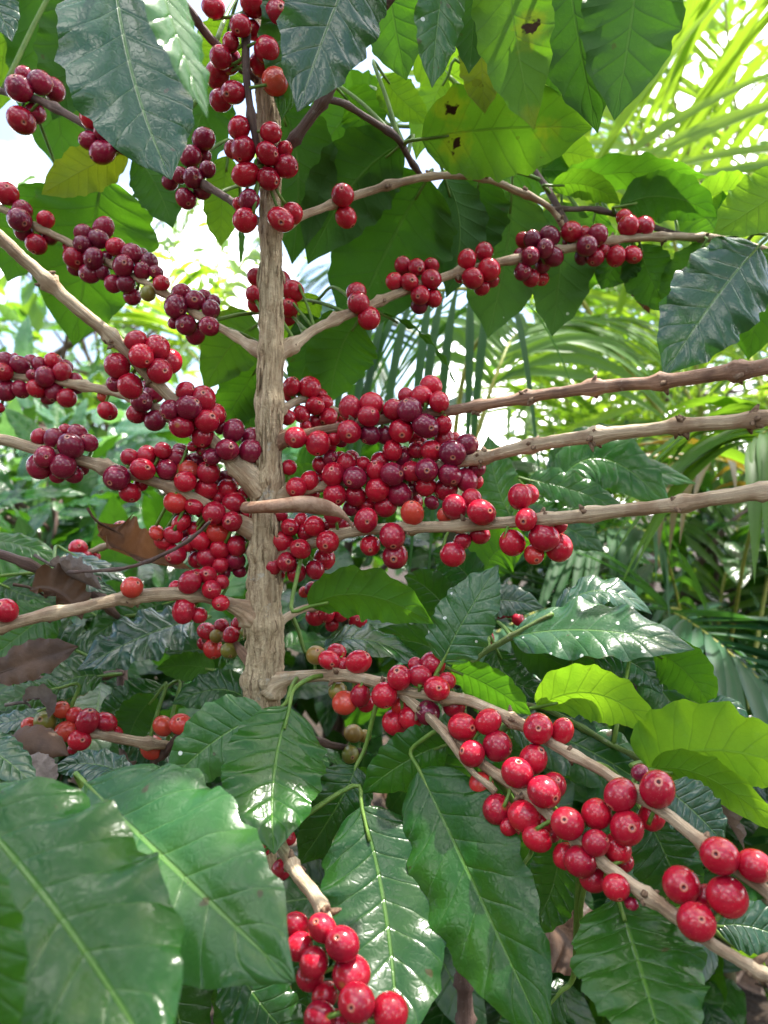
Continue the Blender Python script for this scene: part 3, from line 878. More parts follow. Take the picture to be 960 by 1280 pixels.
# --- R5
C(A, 12, 320, 590, 4.8, [(660, 290, 68), (465, 255, 58), (500, 315, 60), (430, 420, 68), (268, 462, 60), (160, 420, 62), (205, 330, 55), (350, 325, 58), (185, 540, 60), (355, 585, 52), (410, 520, 60), (245, 605, 55), (100, 565, 52), (300, 365, 50, 'b'), (92, 475, 45, 'b'), (545, 325, 40, 'b'), (430, 330, 35, 'b'), (270, 290, 40, 'b'), (150, 260, 40, 'b'), (130, 610, 40, 'b'), (818, 385, 72), (835, 505, 72), (685, 440, 62, 'b')])
C(A, 12, 530, 590, 4.8, [(185, 210, 75), (345, 243, 80), (285, 165, 60, 'b'), (172, 495, 72), (230, 415, 50, 'b'), (335, 375, 60, 'b'), (125, 260, 42, 'bo'), (612, 285, 66), (575, 150, 70), (625, 135, 60, 'b'), (720, 390, 85), (530, 425, 80), (660, 495, 62, 'o'), (810, 455, 74), (810, 320, 48, 'b'), (-70, 248, 70, 'o')])
# --- R6
C(A, 14, 320, 590, 4.8, [(425, 850, 48), (355, 870, 50), (510, 855, 45), (490, 810, 45, 'b'), (455, 915, 40), (610, 895, 52), (335, 700, 42, 'd'), (290, 720, 32, 'o'), (595, 855, 30, 'gb')])
# --- B1
C(A, 15, 370, 770, 4.8, [(375, 275, 68), (200, 265, 58), (120, 235, 50, 'g'), (245, 215, 52, 'b'), (280, 295, 42, 'b'), (385, 478, 62), (292, 520, 68, 'o'), (250, 450, 52, 'gb'), (420, 525, 50, 'b'), (530, 475, 72), (620, 370, 68), (745, 360, 65), (845, 435, 76), (820, 290, 68), (790, 580, 70, 'd'), (690, 610, 65), (595, 640, 70), (715, 290, 40, 'b'), (905, 390, 50, 'b'), (625, 535, 52, 'ob')])
C(A, 15, 530, 840, 4.8, [(685, 340, 95), (830, 355, 68, 'b'), (180, 205, 65, 'b')])
C(A, 15, 590, 940, 3.692, [(685, 198, 80), (855, 172, 84), (775, 95, 40, 'bd'), (830, 300, 55, 'b')])
C(A, 15, 760, 1000, 4.8, [(670, 335, 105), (880, 395, 105)])
C(A, 16, 530, 840, 4.8, [(232, 330, 88), (440, 445, 88), (288, 490, 72), (385, 298, 68), (560, 605, 88), (655, 525, 88), (720, 720, 92), (345, 675, 72, 'ob'), (440, 825, 90), (600, 865, 88), (780, 680, 75, 'b'), (510, 930, 50, 'b')])
C(A, 16, 590, 940, 3.692, [(440, 330, 72), (300, 400, 62), (570, 420, 62), (575, 285, 68), (715, 350, 78), (670, 445, 68), (500, 505, 72), (435, 480, 55), (560, 585, 62), (665, 625, 62), (175, 350, 45, 'b'), (330, 330, 45, 'b'), (365, 375, 40, 'b'), (700, 510, 40, 'b'), (735, 700, 28, 'bd')])
C(A, 16, 760, 1000, 4.8, [(440, 510, 110), (530, 730, 105), (715, 580, 115), (585, 580, 62, 'b')])
# --- B2
C(A, 18, 330, 1080, 4.8, [(555, 830, 112), (470, 480, 98), (300, 590, 90), (350, 385, 85), (210, 495, 85), (525, 660, 108), (190, 365, 78), (755, 890, 105), (335, 920, 90), (365, 790, 75), (445, 960, 70), (275, 680, 75, 'b')])
C(A, 18, 0, 0, 1, [(300, 1007, 10), (313, 1037, 11), (327, 1060, 10, 'b'), (360, 1047, 9), (352, 1087, 11, 'b')], .02)
# --- green ones in the dark
C(A, 24, 370, 770, 4.8, [(345, 705, 52, 'g'), (325, 830, 48, 'g'), (410, 720, 35, 'gb')])

# ---------------- leaves of the tree
Lf = lambda *a, **k: leaf(A, *a, **k)
# upper left
Lf((140, -60, .40), (165, 90, .39), (214, 225, .385), 160, 8, 'B', twist=10)
Lf((185, -70, .27), (216, 30, .27), (259, 148, .27), 100, 58, 'P')
Lf((50, -50, .60), (66, 90, .61), (84, 226, .62), 104, 168, 'M', fold=.1)
Lf((15, -60, .60), (8, 40, .61), (-4, 140, .62), 84, 190, 'Y')
Lf((100, -50, .58), (92, 60, .59), (66, 150, .60), 90, 195, 'D')
Lf((-30, -30, .36), (-8, 0, .36), (15, 52, .36), 55, 10, 'B')
Lf((160, 186, .55), (105, 212, .55), (52, 243, .55), 62, 160, 'X', label='yellowing leaf with dark brown torn patches')
Lf((128, 222, .58), (112, 310, .585), (92, 432, .60), 150, 172, 'M', fold=.1)
Lf((62, 232, .60), (30, 290, .60), (10, 352, .60), 75, 190, 'M')
Lf((168, 195, .55), (195, 232, .55), (216, 285, .55), 62, 175, 'D')
Lf((285, 195, .53), (278, 250, .53), (276, 308, .53), 50, 185, 'Y')
Lf((285, 95, .54), (250, 150, .55), (232, 255, .56), 80, 170, 'D')
Lf((300, 250, .50), (302, 300, .50), (300, 330, .50), 14, 60, 'M')
Lf((290, 20, .50), (275, 75, .52), (262, 130, .53), 70, 170, 'Y')
Lf((322, 405, .53), (290, 430, .53), (255, 488, .54), 78, 165, 'W')
Lf((325, 455, .54), (300, 495, .55), (272, 545, .56), 64, 195, 'M')
Lf((330, 470, .56), (318, 510, .56), (300, 560, .57), 55, 170, 'D')
# upper centre
Lf((455, -70, .39), (415, 20, .39), (372, 140, .385), 125, 5, 'B', twist=-12)
Lf((390, -70, .44), (368, 30, .445), (352, 150, .45), 90, 20, 'M')
Lf((350, 130, .52), (372, 210, .53), (365, 330, .54), 100, 170, 'D')
Lf((480, -80, .44), (490, 10, .45), (508, 100, .45), 96, 176, 'M')
Lf((562, -60, .42), (548, 20, .42), (540, 110, .42), 66, 20, 'P')
Lf((585, -60, .43), (592, 10, .44), (586, 92, .44), 68, 170, 'D')
Lf((600, 20, .47), (602, 80, .47), (606, 142, .47), 56, 185, 'X', label='small yellow leaf tip with brown end')
Lf((632, -90, .42), (642, 30, .42), (668, 162, .42), 100, 172, 'W', fold=.1)
Lf((705, -80, .43), (720, 30, .43), (747, 166, .43), 104, 186, 'D', fold=.1)
Lf((800, -90, .41), (790, 20, .41), (768, 150, .41), 122, 176, 'D', fold=.1)
Lf((668, -70, .47), (690, 30, .48), (700, 120, .49), 90, 160, 'M')
Lf((527, 174, .50), (625, 161, .50), (740, 160, .51), 118, 176, 'W', fold=.12, label='broad backlit leaf with dark brown holes')
Lf((560, 95, .55), (540, 130, .56), (520, 200, .56), 56, 150, 'Y')
Lf((480, 95, .52), (500, 122, .53), (540, 155, .54), 48, 190, 'Y')
Lf((430, 120, .53), (455, 150, .54), (448, 215, .55), 60, 165, 'M')
Lf((505, 178, .525), (440, 232, .535), (385, 330, .54), 104, 176, 'D', fold=.1)
Lf((535, 222, .54), (490, 300, .555), (432, 425, .565), 150, 180, 'D', fold=.1)
Lf((452, 125, .56), (405, 180, .57), (352, 262, .57), 92, 170, 'M')
Lf((556, 222, .55), (575, 290, .56), (558, 372, .57), 72, 200, 'B')
Lf((600, 215, .56), (590, 280, .575), (582, 350, .58), 90, 165, 'D')
Lf((640, 238, .57), (632, 320, .59), (610, 422, .60), 112, 168, 'P', fold=.1, label='pale dull leaf with a dark brown spot near its tip')
Lf((702, 252, .585), (700, 330, .595), (690, 420, .60), 92, 192, 'P', fold=.15)
Lf((745, 262, .60), (730, 320, .605), (706, 385, .61), 66, 170, 'M')
Lf((448, 400, .53), (425, 440, .535), (412, 505, .54), 92, 176, 'M', fold=.1)
Lf((477, 392, .52), (535, 425, .52), (572, 488, .53), 30, 100, 'D', ripple=.2)
Lf((372, 395, .55), (385, 440, .55), (362, 500, .56), 60, 170, 'D')
Lf((400, 372, .54), (375, 395, .55), (352, 425, .56), 42, 185, 'Y')
Lf((345, 620, .55), (372, 600, .55), (395, 580, .55), 40, 200, 'M')
# upper right
Lf((690, 236, .57), (775, 216, .58), (885, 222, .59), 52, 150, 'M', ripple=.14)
Lf((775, 258, .575), (835, 246, .58), (896, 272, .58), 66, 165, 'D', ripple=.14)
Lf((690, 232, .555), (735, 232, .555), (775, 255, .555), 38, 160, 'W')
Lf((660, 200, .60), (700, 190, .61), (745, 200, .62), 60, 165, 'Y')
Lf((1010, 215, .52), (955, 252, .52), (892, 292, .52), 84, 165, 'Y')
Lf((948, 308, .53), (893, 375, .52), (829, 470, .515), 122, 10, 'B', label='large glossy leaf hanging with a bright sheen')
Lf((985, 310, .56), (955, 370, .56), (935, 450, .57), 92, 170, 'M')
Lf((880, 305, .565), (855, 345, .57), (838, 395, .57), 60, 150, 'M')
Lf((800, 305, .58), (812, 345, .585), (838, 392, .59), 62, 190, 'D')
Lf((792, 302, .585), (770, 330, .59), (752, 362, .595), 58, 170, 'D')
Lf((860, 260, .60), (905, 240, .60), (950, 240, .60), 50, 170, 'Y')
Lf((900, 300, .60), (880, 270, .61), (845, 240, .62), 70, 180, 'M')
Lf((520, 60, .58), (560, 90, .59), (610, 120, .60), 70, 180, 'Y')
Lf((480, 150, .60), (440, 130, .61), (395, 125, .62), 80, 180, 'M')
Lf((620, 235, .60), (660, 215, .61), (715, 215, .62), 70, 180, 'M')
# lower middle
Lf((387, 758, .44), (455, 744, .43), (542, 780, .42), 78, 152, 'M', fold=.35, ripple=.12, label='curved leaf arching over on a tall green stalk')
Lf((405, 812, .50), (460, 800, .50), (545, 838, .51), 70, 60, 'D')
Lf((553, 828, .425), (580, 775, .425), (623, 706, .43), 82, 8, 'S', label='pointed upright leaf with white flecks', twist=15)
Lf((562, 836, .43), (612, 858, .425), (664, 894, .42), 58, 145, 'M')
Lf((636, 902, .47), (730, 935, .46), (840, 1005, .45), 92, 20, 'D')
Lf((600, 985, .47), (570, 930, .47), (575, 880, .48), 60, 15, 'D')
Lf((362, 884, .415), (343, 965, .385), (343, 1068, .345), 128, 6, 'M', nv=8, label='broad green leaf hanging in front of the trunk foot')
Lf((332, 893, .42), (270, 925, .415), (204, 985, .41), 88, -12, 'P')
Lf((445, 958, .43), (420, 1010, .42), (372, 1082, .42), 84, 8, 'D')
Lf((560, 930, .42), (510, 950, .42), (452, 992, .42), 74, 15, 'M')
Lf((452, 1008, .40), (482, 1140, .365), (498, 1320, .315), 165, 8, 'D', nv=8)
Lf((524, 962, .41), (590, 1100, .365), (690, 1315, .32), 150, -12, 'M', nv=9)
Lf((772, 1122, .345), (800, 1210, .315), (835, 1330, .275), 168, 12, 'M', nv=8, ripple=.1)
Lf((735, 1170, .37), (745, 1200, .37), (738, 1235, .37), 38, 160, 'Y')
Lf((832, 985, .38), (868, 1015, .375), (906, 1055, .37), 76, 14, 'B')
Lf((800, 1010, .42), (835, 1075, .41), (860, 1150, .41), 90, 10, 'D')
Lf((700, 1050, .43), (690, 1110, .43), (660, 1170, .43), 70, -15, 'D')
Lf((895, 1158, .36), (945, 1160, .355), (1010, 1190, .35), 62, 10, 'B')
Lf((915, 1180, .40), (935, 1195, .40), (960, 1222, .40), 30, 150, 'Y')
Lf((655, 1080, .46), (630, 1140, .46), (640, 1240, .46), 80, 10, 'D')
Lf((700, 1240, .40), (660, 1290, .40), (640, 1340, .40), 80, 10, 'D')

finish_cherries()

# ==================================================================== NEAR SHRUB, lower left
Bn = 'B'
fs = thing('coffee_shrub', tuple(P(-120, 640, .30)[:2]) + (0,), 'near coffee shrub with very large shiny leaves at lower left', 'shrub', 'coffee shrubs around the tree')
mb = MB()
st = [np.array([P(-120, 640, .30)[0], .30, 0]), P(-110, 1500, .30), P(-90, 1150, .31), P(-70, 985, .33)]
pts, rad = branch_mesh(mb, st, [.008, .007, .006, .005])
o = mb.build('stem', [TWIG, SCAR], fs); BR[Bn] = [(o, pts, rad)]
branch(Bn, fs, [(-85, 1070, .35, 7), (-20, 1070, .355, 6), (60, 1060, .36, 5), (112, 1010, .36, 4)], TWIGG)
branch(Bn, fs, [(-105, 1300, .30, 8), (0, 1230, .34, 7), (120, 1200, .37, 6), (250, 1180, .39, 5), (300, 1175, .39, 4)], TWIGG)
Lb = lambda *a, **k: leaf(Bn, *a, **k)
Lb((108, 980, .345), (215, 1082, .295), (368, 1228, .255), 215, 6, 'P', nv=7, quilt=.045, label='second big leaf, pale green and dusty')
Lb((-55, 995, .275), (62, 1128, .235), (205, 1345, .195), 268, 10, 'M', nv=7, quilt=.07, ripple=.10, label='nearest big leaf, blurred and shiny')
Lb((-45, 1060, .20), (-20, 1190, .195), (5, 1340, .19), 95, -15, 'M', nv=7)
Lb((205, 1160, .40), (215, 1240, .40), (250, 1350, .40), 110, 10, 'D')
Lb((270, 1170, .40), (290, 1240, .41), (285, 1350, .41), 70, -30, 'D')
Lb((300, 1178, .385), (345, 1230, .38), (392, 1262, .375), 84, -20, 'D')
Lb((290, 1195, .36), (330, 1260, .35), (390, 1320, .35), 90, 10, 'D')
Lb((60, 1180, .40), (100, 1250, .41), (140, 1350, .41), 120, 10, 'D')
Lb((-40, 930, .37), (0, 945, .365), (45, 985, .36), 62, 30, 'B')
Lb((165, 972, .42), (115, 955, .43), (65, 962, .43), 50, -40, 'B')

# ==================================================================== SHRUB behind, left
Cn = 'C'
cs = thing('coffee_shrub', tuple(P(180, 640, .66)[:2]) + (0,), 'low coffee shrub left of the trunk with half ripe orange cherries', 'shrub', 'coffee shrubs around the tree')
mb = MB()
cp = P(180, 640, .66)
pts, rad = branch_mesh(mb, [np.array([cp[0], cp[1], 0]), P(190, 1500, .64), P(175, 1150, .60), P(160, 960, .56), P(150, 820, .58), P(120, 720, .60)], [.009, .008, .006, .005, .004, .003])
o = mb.build('stem', [TWIGD, SCAR], cs); BR[Cn] = [(o, pts, rad)]
branch(Cn, cs, [(170, 970, .55, 6), (205, 940, .52, 6), (232, 912, .50, 6), (262, 890, .50, 4), (300, 870, .51, 3)], TWIGD)
branch(Cn, cs, [(80, 915, .50, 6), (120, 917, .50, 7), (180, 928, .505, 7), (215, 932, .52, 6)], TWIG)
branch(Cn, cs, [(-70, 675, .50, 6), (0, 692, .50, 6.5), (60, 715, .51, 7), (110, 738, .52, 6), (160, 780, .56, 5)], TWIGD)
branch(Cn, cs, [(155, 840, .57, 5), (90, 850, .55, 5), (20, 845, .53, 5), (-60, 830, .52, 4)], TWIGD)
cherries(Cn, 2, 0, 820, 3.692, [(405, 300, 50), (488, 305, 45), (367, 388, 47), (308, 348, 48, 'o'), (208, 303, 50, 'g'), (345, 275, 38, 'ob'), (285, 248, 35, 'ob'), (140, 320, 34, 'ob'), (530, 360, 32, 'b'), (335, 430, 22, 'b')], 0)
cherries(Cn, 1, 0, 820, 3.692, [(753, 323, 44, 'o'), (835, 315, 44, 'o'), (702, 422, 52, 'o')], 0)
CHERRIES = [q for q in CHERRIES if q['tree'] == Cn]
finish_cherries()
Lc = lambda *a, **k: leaf(Cn, *a, **k)
Lc((242, 776, .53), (180, 795, .51), (96, 838, .49), 92, -46, 'B', ripple=.15)
Lc((222, 750, .56), (165, 768, .55), (110, 800, .54), 62, -15, 'D')
Lc((-20, 676, .55), (30, 682, .55), (78, 706, .55), 36, 40, 'M')
Lc((85, 690, .54), (120, 708, .53), (165, 728, .53), 34, 50, 'B')
Lc((70, 760, .55), (30, 790, .54), (-20, 830, .53), 74, -20, 'M')
Lc((0, 730, .58), (35, 745, .58), (80, 750, .58), 60, 20, 'D')
Lc((268, 838, .52), (235, 832, .52), (195, 836, .52), 40, 160, 'M')
Lc((310, 875, .50), (270, 862, .50), (215, 880, .50), 56, -20, 'D')
Lc((205, 860, .54), (160, 880, .53), (120, 900, .53), 60, -20, 'D')
Lc((195, 870, .52), (170, 900, .52), (160, 935, .51), 54, -170, 'D')
Lc((130, 845, .54), (85, 850, .53), (40, 880, .52), 56, -30, 'D')
Lc((75, 860, .50), (35, 868, .49), (-15, 885, .48), 46, -40, 'M')
Lc((60, 885, .52), (20, 900, .51), (-30, 905, .51), 40, -50, 'B')
Lc((110, 820, .55), (70, 800, .56), (30, 760, .57), 70, -20, 'D')
Lc((120, 770, .58), (80, 745, .59), (20, 735, .60), 60, -20, 'M')
Lc((60, 720, .50), (100, 725, .49), (150, 745, .49), 44, 60, 'B')
Lc((150, 900, .54), (190, 930, .54), (250, 960, .54), 60, 30, 'B')
Lc((300, 800, .54), (260, 810, .55), (205, 815, .56), 60, -20, 'D')

# ==================================================================== SHRUB behind, right
Dn = 'D'
ds = thing('coffee_shrub', tuple(P(600, 640, .64)[:2]) + (0,), 'leafy coffee shrub at lower right with wavy flecked leaves', 'shrub', 'coffee shrubs around the tree')
mb = MB()
dp = P(600, 640, .64)
pts, rad = branch_mesh(mb, [np.array([dp[0], dp[1], 0]), P(590, 1500, .62), P(575, 1150, .58), P(570, 950, .54), P(572, 840, .50)], [.008, .007, .006, .005, .003])
o = mb.build('stem', [TWIGD, SCAR], ds); BR[Dn] = [(o, pts, rad)]
branch(Dn, ds, [(572, 850, .50, 5), (600, 820, .50, 4.5), (640, 796, .495, 4), (690, 768, .49, 3)], TWIGG)
branch(Dn, ds, [(580, 960, .54, 5), (640, 900, .50, 4.5), (672, 884, .47, 4), (760, 930, .46, 4), (815, 955, .44, 4)], TWIGG)
branch(Dn, ds, [(580, 900, .54, 5), (580, 830, .58, 4.5), (600, 740, .60, 4), (640, 650, .62, 4), (700, 600, .64, 3)], TWIGG)
branch(Dn, ds, [(640, 900, .50, 4.5), (740, 850, .54, 4), (820, 830, .55, 3)], TWIGG)
cherries(Dn, 3, 530, 590, 4.8, [(45, 735, 45, 'd'), (90, 750, 35, 'd'), (460, 845, 35, 'd'), (510, 850, 28, 'd'), (565, 885, 38)], 0)
cherries(Dn, 3, 320, 640, 3, [(860, 475, 30, 'd')], 0)
CHERRIES = [q for q in CHERRIES if q['tree'] == Dn]
finish_cherries()
Ld = lambda *a, **k: leaf(Dn, *a, **k)
Ld((640, 796, .495), (745, 788, .47), (868, 812, .45), 100, 44, 'S', ripple=.10, nrip=3.5, label='wavy bluish leaf covered with white flecks')
Ld((694, 768, .51), (750, 738, .505), (815, 768, .50), 56, 50, 'B', ripple=.12, nrip=3.5)
Ld((740, 822, .50), (790, 828, .49), (828, 868, .48), 50, 10, 'B')
Ld((815, 815, .48), (855, 838, .47), (892, 890, .47), 66, 160, 'M')
Ld((880, 885, .46), (915, 895, .45), (908, 935, .44), 40, 20, 'B')
Ld((672, 884, .46), (745, 868, .44), (824, 918, .42), 82, 148, 'Y', fold=.3, nv=8, label='sunlit yellow green leaf on the left')
Ld((812, 962, .42), (890, 938, .40), (1015, 968, .375), 138, 156, 'Y', fold=.3, nv=8, base_w=.42, ripple=.12, label='brightest sunlit yellow green leaf at the right edge')
Ld((815, 962, .41), (890, 975, .39), (985, 1050, .37), 60, 150, 'Y')
Ld((640, 790, .52), (690, 825, .52), (740, 842, .52), 56, 170, 'D')
Ld((620, 810, .53), (640, 850, .53), (690, 865, .53), 60, 20, 'D')
Ld((570, 870, .50), (540, 810, .52), (440, 800, .54), 60, 20, 'D')
Ld((660, 600, .62), (715, 612, .61), (785, 640, .60), 48, 25, 'M', ripple=.15)
Ld((700, 600, .64), (760, 575, .64), (840, 640, .63), 84, 30, 'M')
Ld((690, 602, .66), (735, 560, .66), (800, 545, .66), 60, 20, 'D')
Ld((700, 598, .66), (780, 585, .65), (870, 605, .65), 48, 40, 'M')
Ld((600, 740, .58), (570, 705, .58), (540, 690, .58), 56, 20, 'B')
Ld((605, 730, .59), (620, 690, .59), (665, 680, .59), 74, 165, 'M')
Ld((585, 800, .57), (545, 745, .57), (505, 720, .57), 56, 15, 'D')
Ld((640, 650, .62), (620, 600, .63), (610, 545, .64), 60, 20, 'P')
Ld((650, 640, .62), (700, 655, .61), (755, 690, .60), 54, 20, 'D')
Ld((600, 760, .56), (630, 750, .55), (680, 760, .55), 46, 20, 'B')
Ld((760, 845, .53), (720, 815, .54), (660, 810, .55), 70, 20, 'D')
Ld((640, 900, .52), (690, 920, .52), (720, 980, .52), 80, 10, 'D')
Ld((800, 840, .54), (850, 900, .53), (870, 1000, .52), 90, 15, 'D')
Ld((640, 905, .54), (620, 870, .56), (560, 850, .58), 70, 10, 'D')

# ==================================================================== DRY LEAVES AND LITTER
gdry = 'dry brown leaves caught in the foliage'


def dry_leaf(b, m, t, w, roll, mat, label, **kw):
    B, T = P(*b), P(*t); md = 0.5 * (b[2] + t[2])
    pts, uv = leaf_geo(B, P(m[0], m[1], m[2] if len(m) > 2 else md), T, w / F * md / 2, roll, seed=hash(label) % 999, **kw)
    th = MB(); th.grid(pts, uv, 0)
    path = smooth_path([B - nrm(P(m[0], m[1], md) - B) * .012, B, B * .7 + T * .3], 8)
    th.tube(path, np.linspace(.0012, .0006, 8), 5, 0)
    o = th.build('dry_leaf', [mat])
    tag(o, label, 'dry leaf', gdry)
    return o


dry_leaf((122, 652, .53), (150, 690, .53), (240, 712, .53), 66, 35, DEAD, 'largest brown dry leaf, curled upright beside the left cherries', fold=.9, curl=-.3, ripple=.2)
dry_leaf((40, 735, .47), (75, 742, .47), (102, 775, .47), 56, 30, DEADD, 'crumpled dark dry leaf hooked on the grey twig at left', fold=.7, curl=-.2, ripple=.25)
dry_leaf((62, 705, .475), (90, 722, .47), (128, 738, .47), 30, 60, DEADG, 'rolled greyish dry leaf on the grey twig', fold=1.1, curl=-.4, ripple=.2)
dry_leaf((-10, 845, .46), (40, 826, .46), (98, 808, .46), 54, 25, DEADD, 'flat rusty brown dry leaf below the bottom left branch', fold=.3, ripple=.1)
dry_leaf((5, 942, .42), (45, 926, .42), (86, 945, .42), 48, 20, DEADD, 'smooth round brown dry leaf above the big lower left leaves', fold=.1, curl=.5, ripple=.02)
dry_leaf((30, 950, .40), (50, 965, .40), (66, 985, .40), 44, 10, DEADG, 'pinkish grey scrap of dry leaf tucked under the round brown one', fold=.3)
dry_leaf((30, 878, .47), (52, 875, .47), (60, 900, .47), 26, 30, DEADG, 'tiny pale curled dry leaf above the orange cherries', fold=.9, curl=-.3, ripple=.2)
dry_leaf((660, 1140, .52), (700, 1160, .52), (745, 1215, .52), 110, 20, DEADD, 'big brown dry leaf in the dark below the right cherries', fold=.4, ripple=.15)
dry_leaf((885, 1000, .40), (905, 1022, .40), (930, 1062, .40), 24, 60, DEADG, 'narrow shrivelled grey leaf hanging under the bright green leaf', fold=1., curl=-.4, ripple=.3)
dry_leaf((775, 345, .62), (795, 375, .62), (812, 392, .62), 26, 40, DEADD, 'small shrivelled brown leaf near the glossy hanging leaf', fold=.8, curl=-.3, ripple=.3)

# papery stub hooked over the trunk
mb = MB()
pp = smooth_path([list(P(a, b, d)) + [r_ / F * d] for a, b, d, r_ in
                  [(306, 634, .452, 7), (325, 634, .440, 8.5), (350, 632, .436, 10), (382, 631, .434, 11), (406, 634, .435, 9.5), (422, 640, .437, 6), (433, 648, .440, 2.5), (441, 659, .443, 1.4)]], 50)
mb.tube(pp[:, :3], pp[:, 3], 14, 0, True, lambda L, a, i, j: (1 + .12 * math.sin(2 * a + L * 60) + .05 * math.sin(5 * a + 200 * L)))
tag(mb.build('dry_husk', [PAPER]), 'smooth tan papery husk hooked across the trunk among cherries', 'husk')

# thin dry twig lying across the left cherries
mb = MB()
pts, rad = branch_mesh(mb, [P(262, 652, .435), P(235, 676, .438), P(195, 698, .44), P(150, 711, .45), (P(85, 715, .46))], [.0009, .0011, .0011, .0011, .0009], seg=6, node=.03)
tag(mb.build('dry_twig', [TWIGD, SCAR]), 'thin bent dry twig crossing below the left cherries', 'twig')

# ==================================================================== PALMS
PM = {
    'sun': leaf_mat('palm leaflet, sunlit', (0.10, 0.20, 0.02), (0.12, 0.24, 0.03), (0.36, 0.56, 0.03), 0.45, 0.4, 0.4, simple=True),  # sunlit look put into a lighter leaflet colour
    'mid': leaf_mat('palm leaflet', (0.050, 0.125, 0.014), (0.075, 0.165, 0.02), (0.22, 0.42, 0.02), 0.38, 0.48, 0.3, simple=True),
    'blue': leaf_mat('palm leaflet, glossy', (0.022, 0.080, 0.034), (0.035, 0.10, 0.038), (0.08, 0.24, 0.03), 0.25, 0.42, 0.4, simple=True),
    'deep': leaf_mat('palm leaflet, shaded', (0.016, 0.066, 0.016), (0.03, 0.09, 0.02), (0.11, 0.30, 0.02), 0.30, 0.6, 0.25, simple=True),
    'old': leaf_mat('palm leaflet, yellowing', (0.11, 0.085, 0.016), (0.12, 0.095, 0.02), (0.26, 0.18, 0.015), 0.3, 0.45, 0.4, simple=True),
}
RACH = plain_mat('palm rachis', (0.16, 0.20, 0.03), (0.30, 0.28, 0.05), 40, 0.45, 0.2, 0.002)
CANE = plain_mat('palm cane', (0.035, 0.040, 0.018), (0.075, 0.075, 0.035), 25, 0.5, 0.3, 0.003)


def frond(root, rach, n, L, W, droop=0.35, ang=55, up=(0, 0, 1), mat='mid', sides=(1, -1), t0=0.12, lift=0.25, seed=0, r0=.006, label=None, jit=.12):
    r = random.Random(seed * 7 + 3)
    path = smooth_path(rach, 60)
    tan = np.gradient(path, axis=0)
    up = nrm(up)
    mb = MB()
    for k in range(n):
        t = t0 + (1 - t0) * (k + r.uniform(-.2, .2)) / n
        i = min(max(int(t * 59), 0), 58)
        p0 = path[i]; tg = nrm(tan[i])
        sd = nrm(np.cross(tg, up)); nu = nrm(np.cross(sd, tg))
        for s in sides:
            a = R(ang * (1 - 0.45 * t) + r.uniform(-6, 6))
            d0 = nrm(tg * math.cos(a) + sd * s * math.sin(a) + nu * lift + rng.normal(0, jit * .5, 3))
            ln = L * (0.45 + 0.55 * math.sin(math.pi * min(1, .15 + .8 * t))) * r.uniform(.88, 1.08)
            dr = droop * r.uniform(.7, 1.3)
            ss = np.linspace(0, 1, 9)
            cen = p0 + np.outer(ss * ln, d0) + np.outer(ss ** 2 * ln * dr, [0, 0, -1.0])
            tg2 = np.gradient(cen, axis=0)
            pts = np.zeros((9, 3, 3)); uv = np.zeros((9, 3, 2))
            for q in range(9):
                tt = nrm(tg2[q])
                wv = nrm(np.cross(tt, nu + 0.2 * sd * s))
                wn = nrm(np.cross(wv, tt))
                w = W * (0.35 + 1.3 * ss[q]) if ss[q] < .35 else W * (1.0 - ((ss[q] - .35) / .65) ** 2) * .8 + W * .005
                w = W * min(0.3 + 2.2 * ss[q], 1.0) * (1 - max(0, (ss[q] - .3) / .7) ** 1.8) + W * .02
                pts[q, 0] = cen[q] - wv * w + wn * w * .45
                pts[q, 1] = cen[q]
                pts[q, 2] = cen[q] + wv * w + wn * w * .45
                uv[q, :, 0] = (0, .5, 1); uv[q, :, 1] = ss[q]
            mb.grid(pts, uv, 0)
    o = mb.build('frond', [PM[mat]], root)
    if label: o['label'] = label
    rb = MB()
    rb.tube(path, np.linspace(r0, r0 * .25, 60), 7, 0)
    rb.build('rachis', [RACH], o)
    return o


def palm(px, d, h, label, ncane=3, seed=0):
    r = random.Random(seed)
    b = P(px, 640, d); b[2] = 0
    root = thing('palm', b, label, 'palm', 'areca palms behind the coffee')
    tops = []
    for k in range(ncane):
        q = b + np.array([r.uniform(-.1, .1), r.uniform(-.1, .1), 0])
        t = q + np.array([r.uniform(-.1, .1), r.uniform(-.1, .1), h * r.uniform(.8, 1.1)])
        c = MB(); c.tube(smooth_path([q, .5 * (q + t) + np.array([.02, 0, 0]), t], 14), np.linspace(.022, .013, 14), 10, 0, True,
                         lambda L, a, i, j: 1 + (.12 if i % 3 == 0 else 0))
        c.build('cane', [CANE], root)
        tops.append(t)
    return root, tops


# 1: big backlit palm at upper right
r1, t1 = palm(900, 1.7, 1.1, 'tall palm at upper right with bright backlit yellow green fronds', 3, 1)
c0 = t1[0]
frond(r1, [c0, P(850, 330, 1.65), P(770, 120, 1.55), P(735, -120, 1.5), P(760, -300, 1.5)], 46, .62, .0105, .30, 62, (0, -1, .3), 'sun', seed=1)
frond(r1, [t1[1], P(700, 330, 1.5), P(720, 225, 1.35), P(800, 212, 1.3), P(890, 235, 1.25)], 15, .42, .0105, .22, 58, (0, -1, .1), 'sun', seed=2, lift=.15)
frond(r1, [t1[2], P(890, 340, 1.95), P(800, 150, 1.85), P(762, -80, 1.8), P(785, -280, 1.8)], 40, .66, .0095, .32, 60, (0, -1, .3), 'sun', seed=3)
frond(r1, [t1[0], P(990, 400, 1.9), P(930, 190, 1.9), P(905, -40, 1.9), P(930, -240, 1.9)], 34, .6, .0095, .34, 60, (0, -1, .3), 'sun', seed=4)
frond(r1, [t1[1], P(820, 420, 2.0), P(720, 330, 2.2), P(600, 300, 2.3)], 26, .5, .008, .45, 60, (0, -.4, 1), 'mid', seed=5)

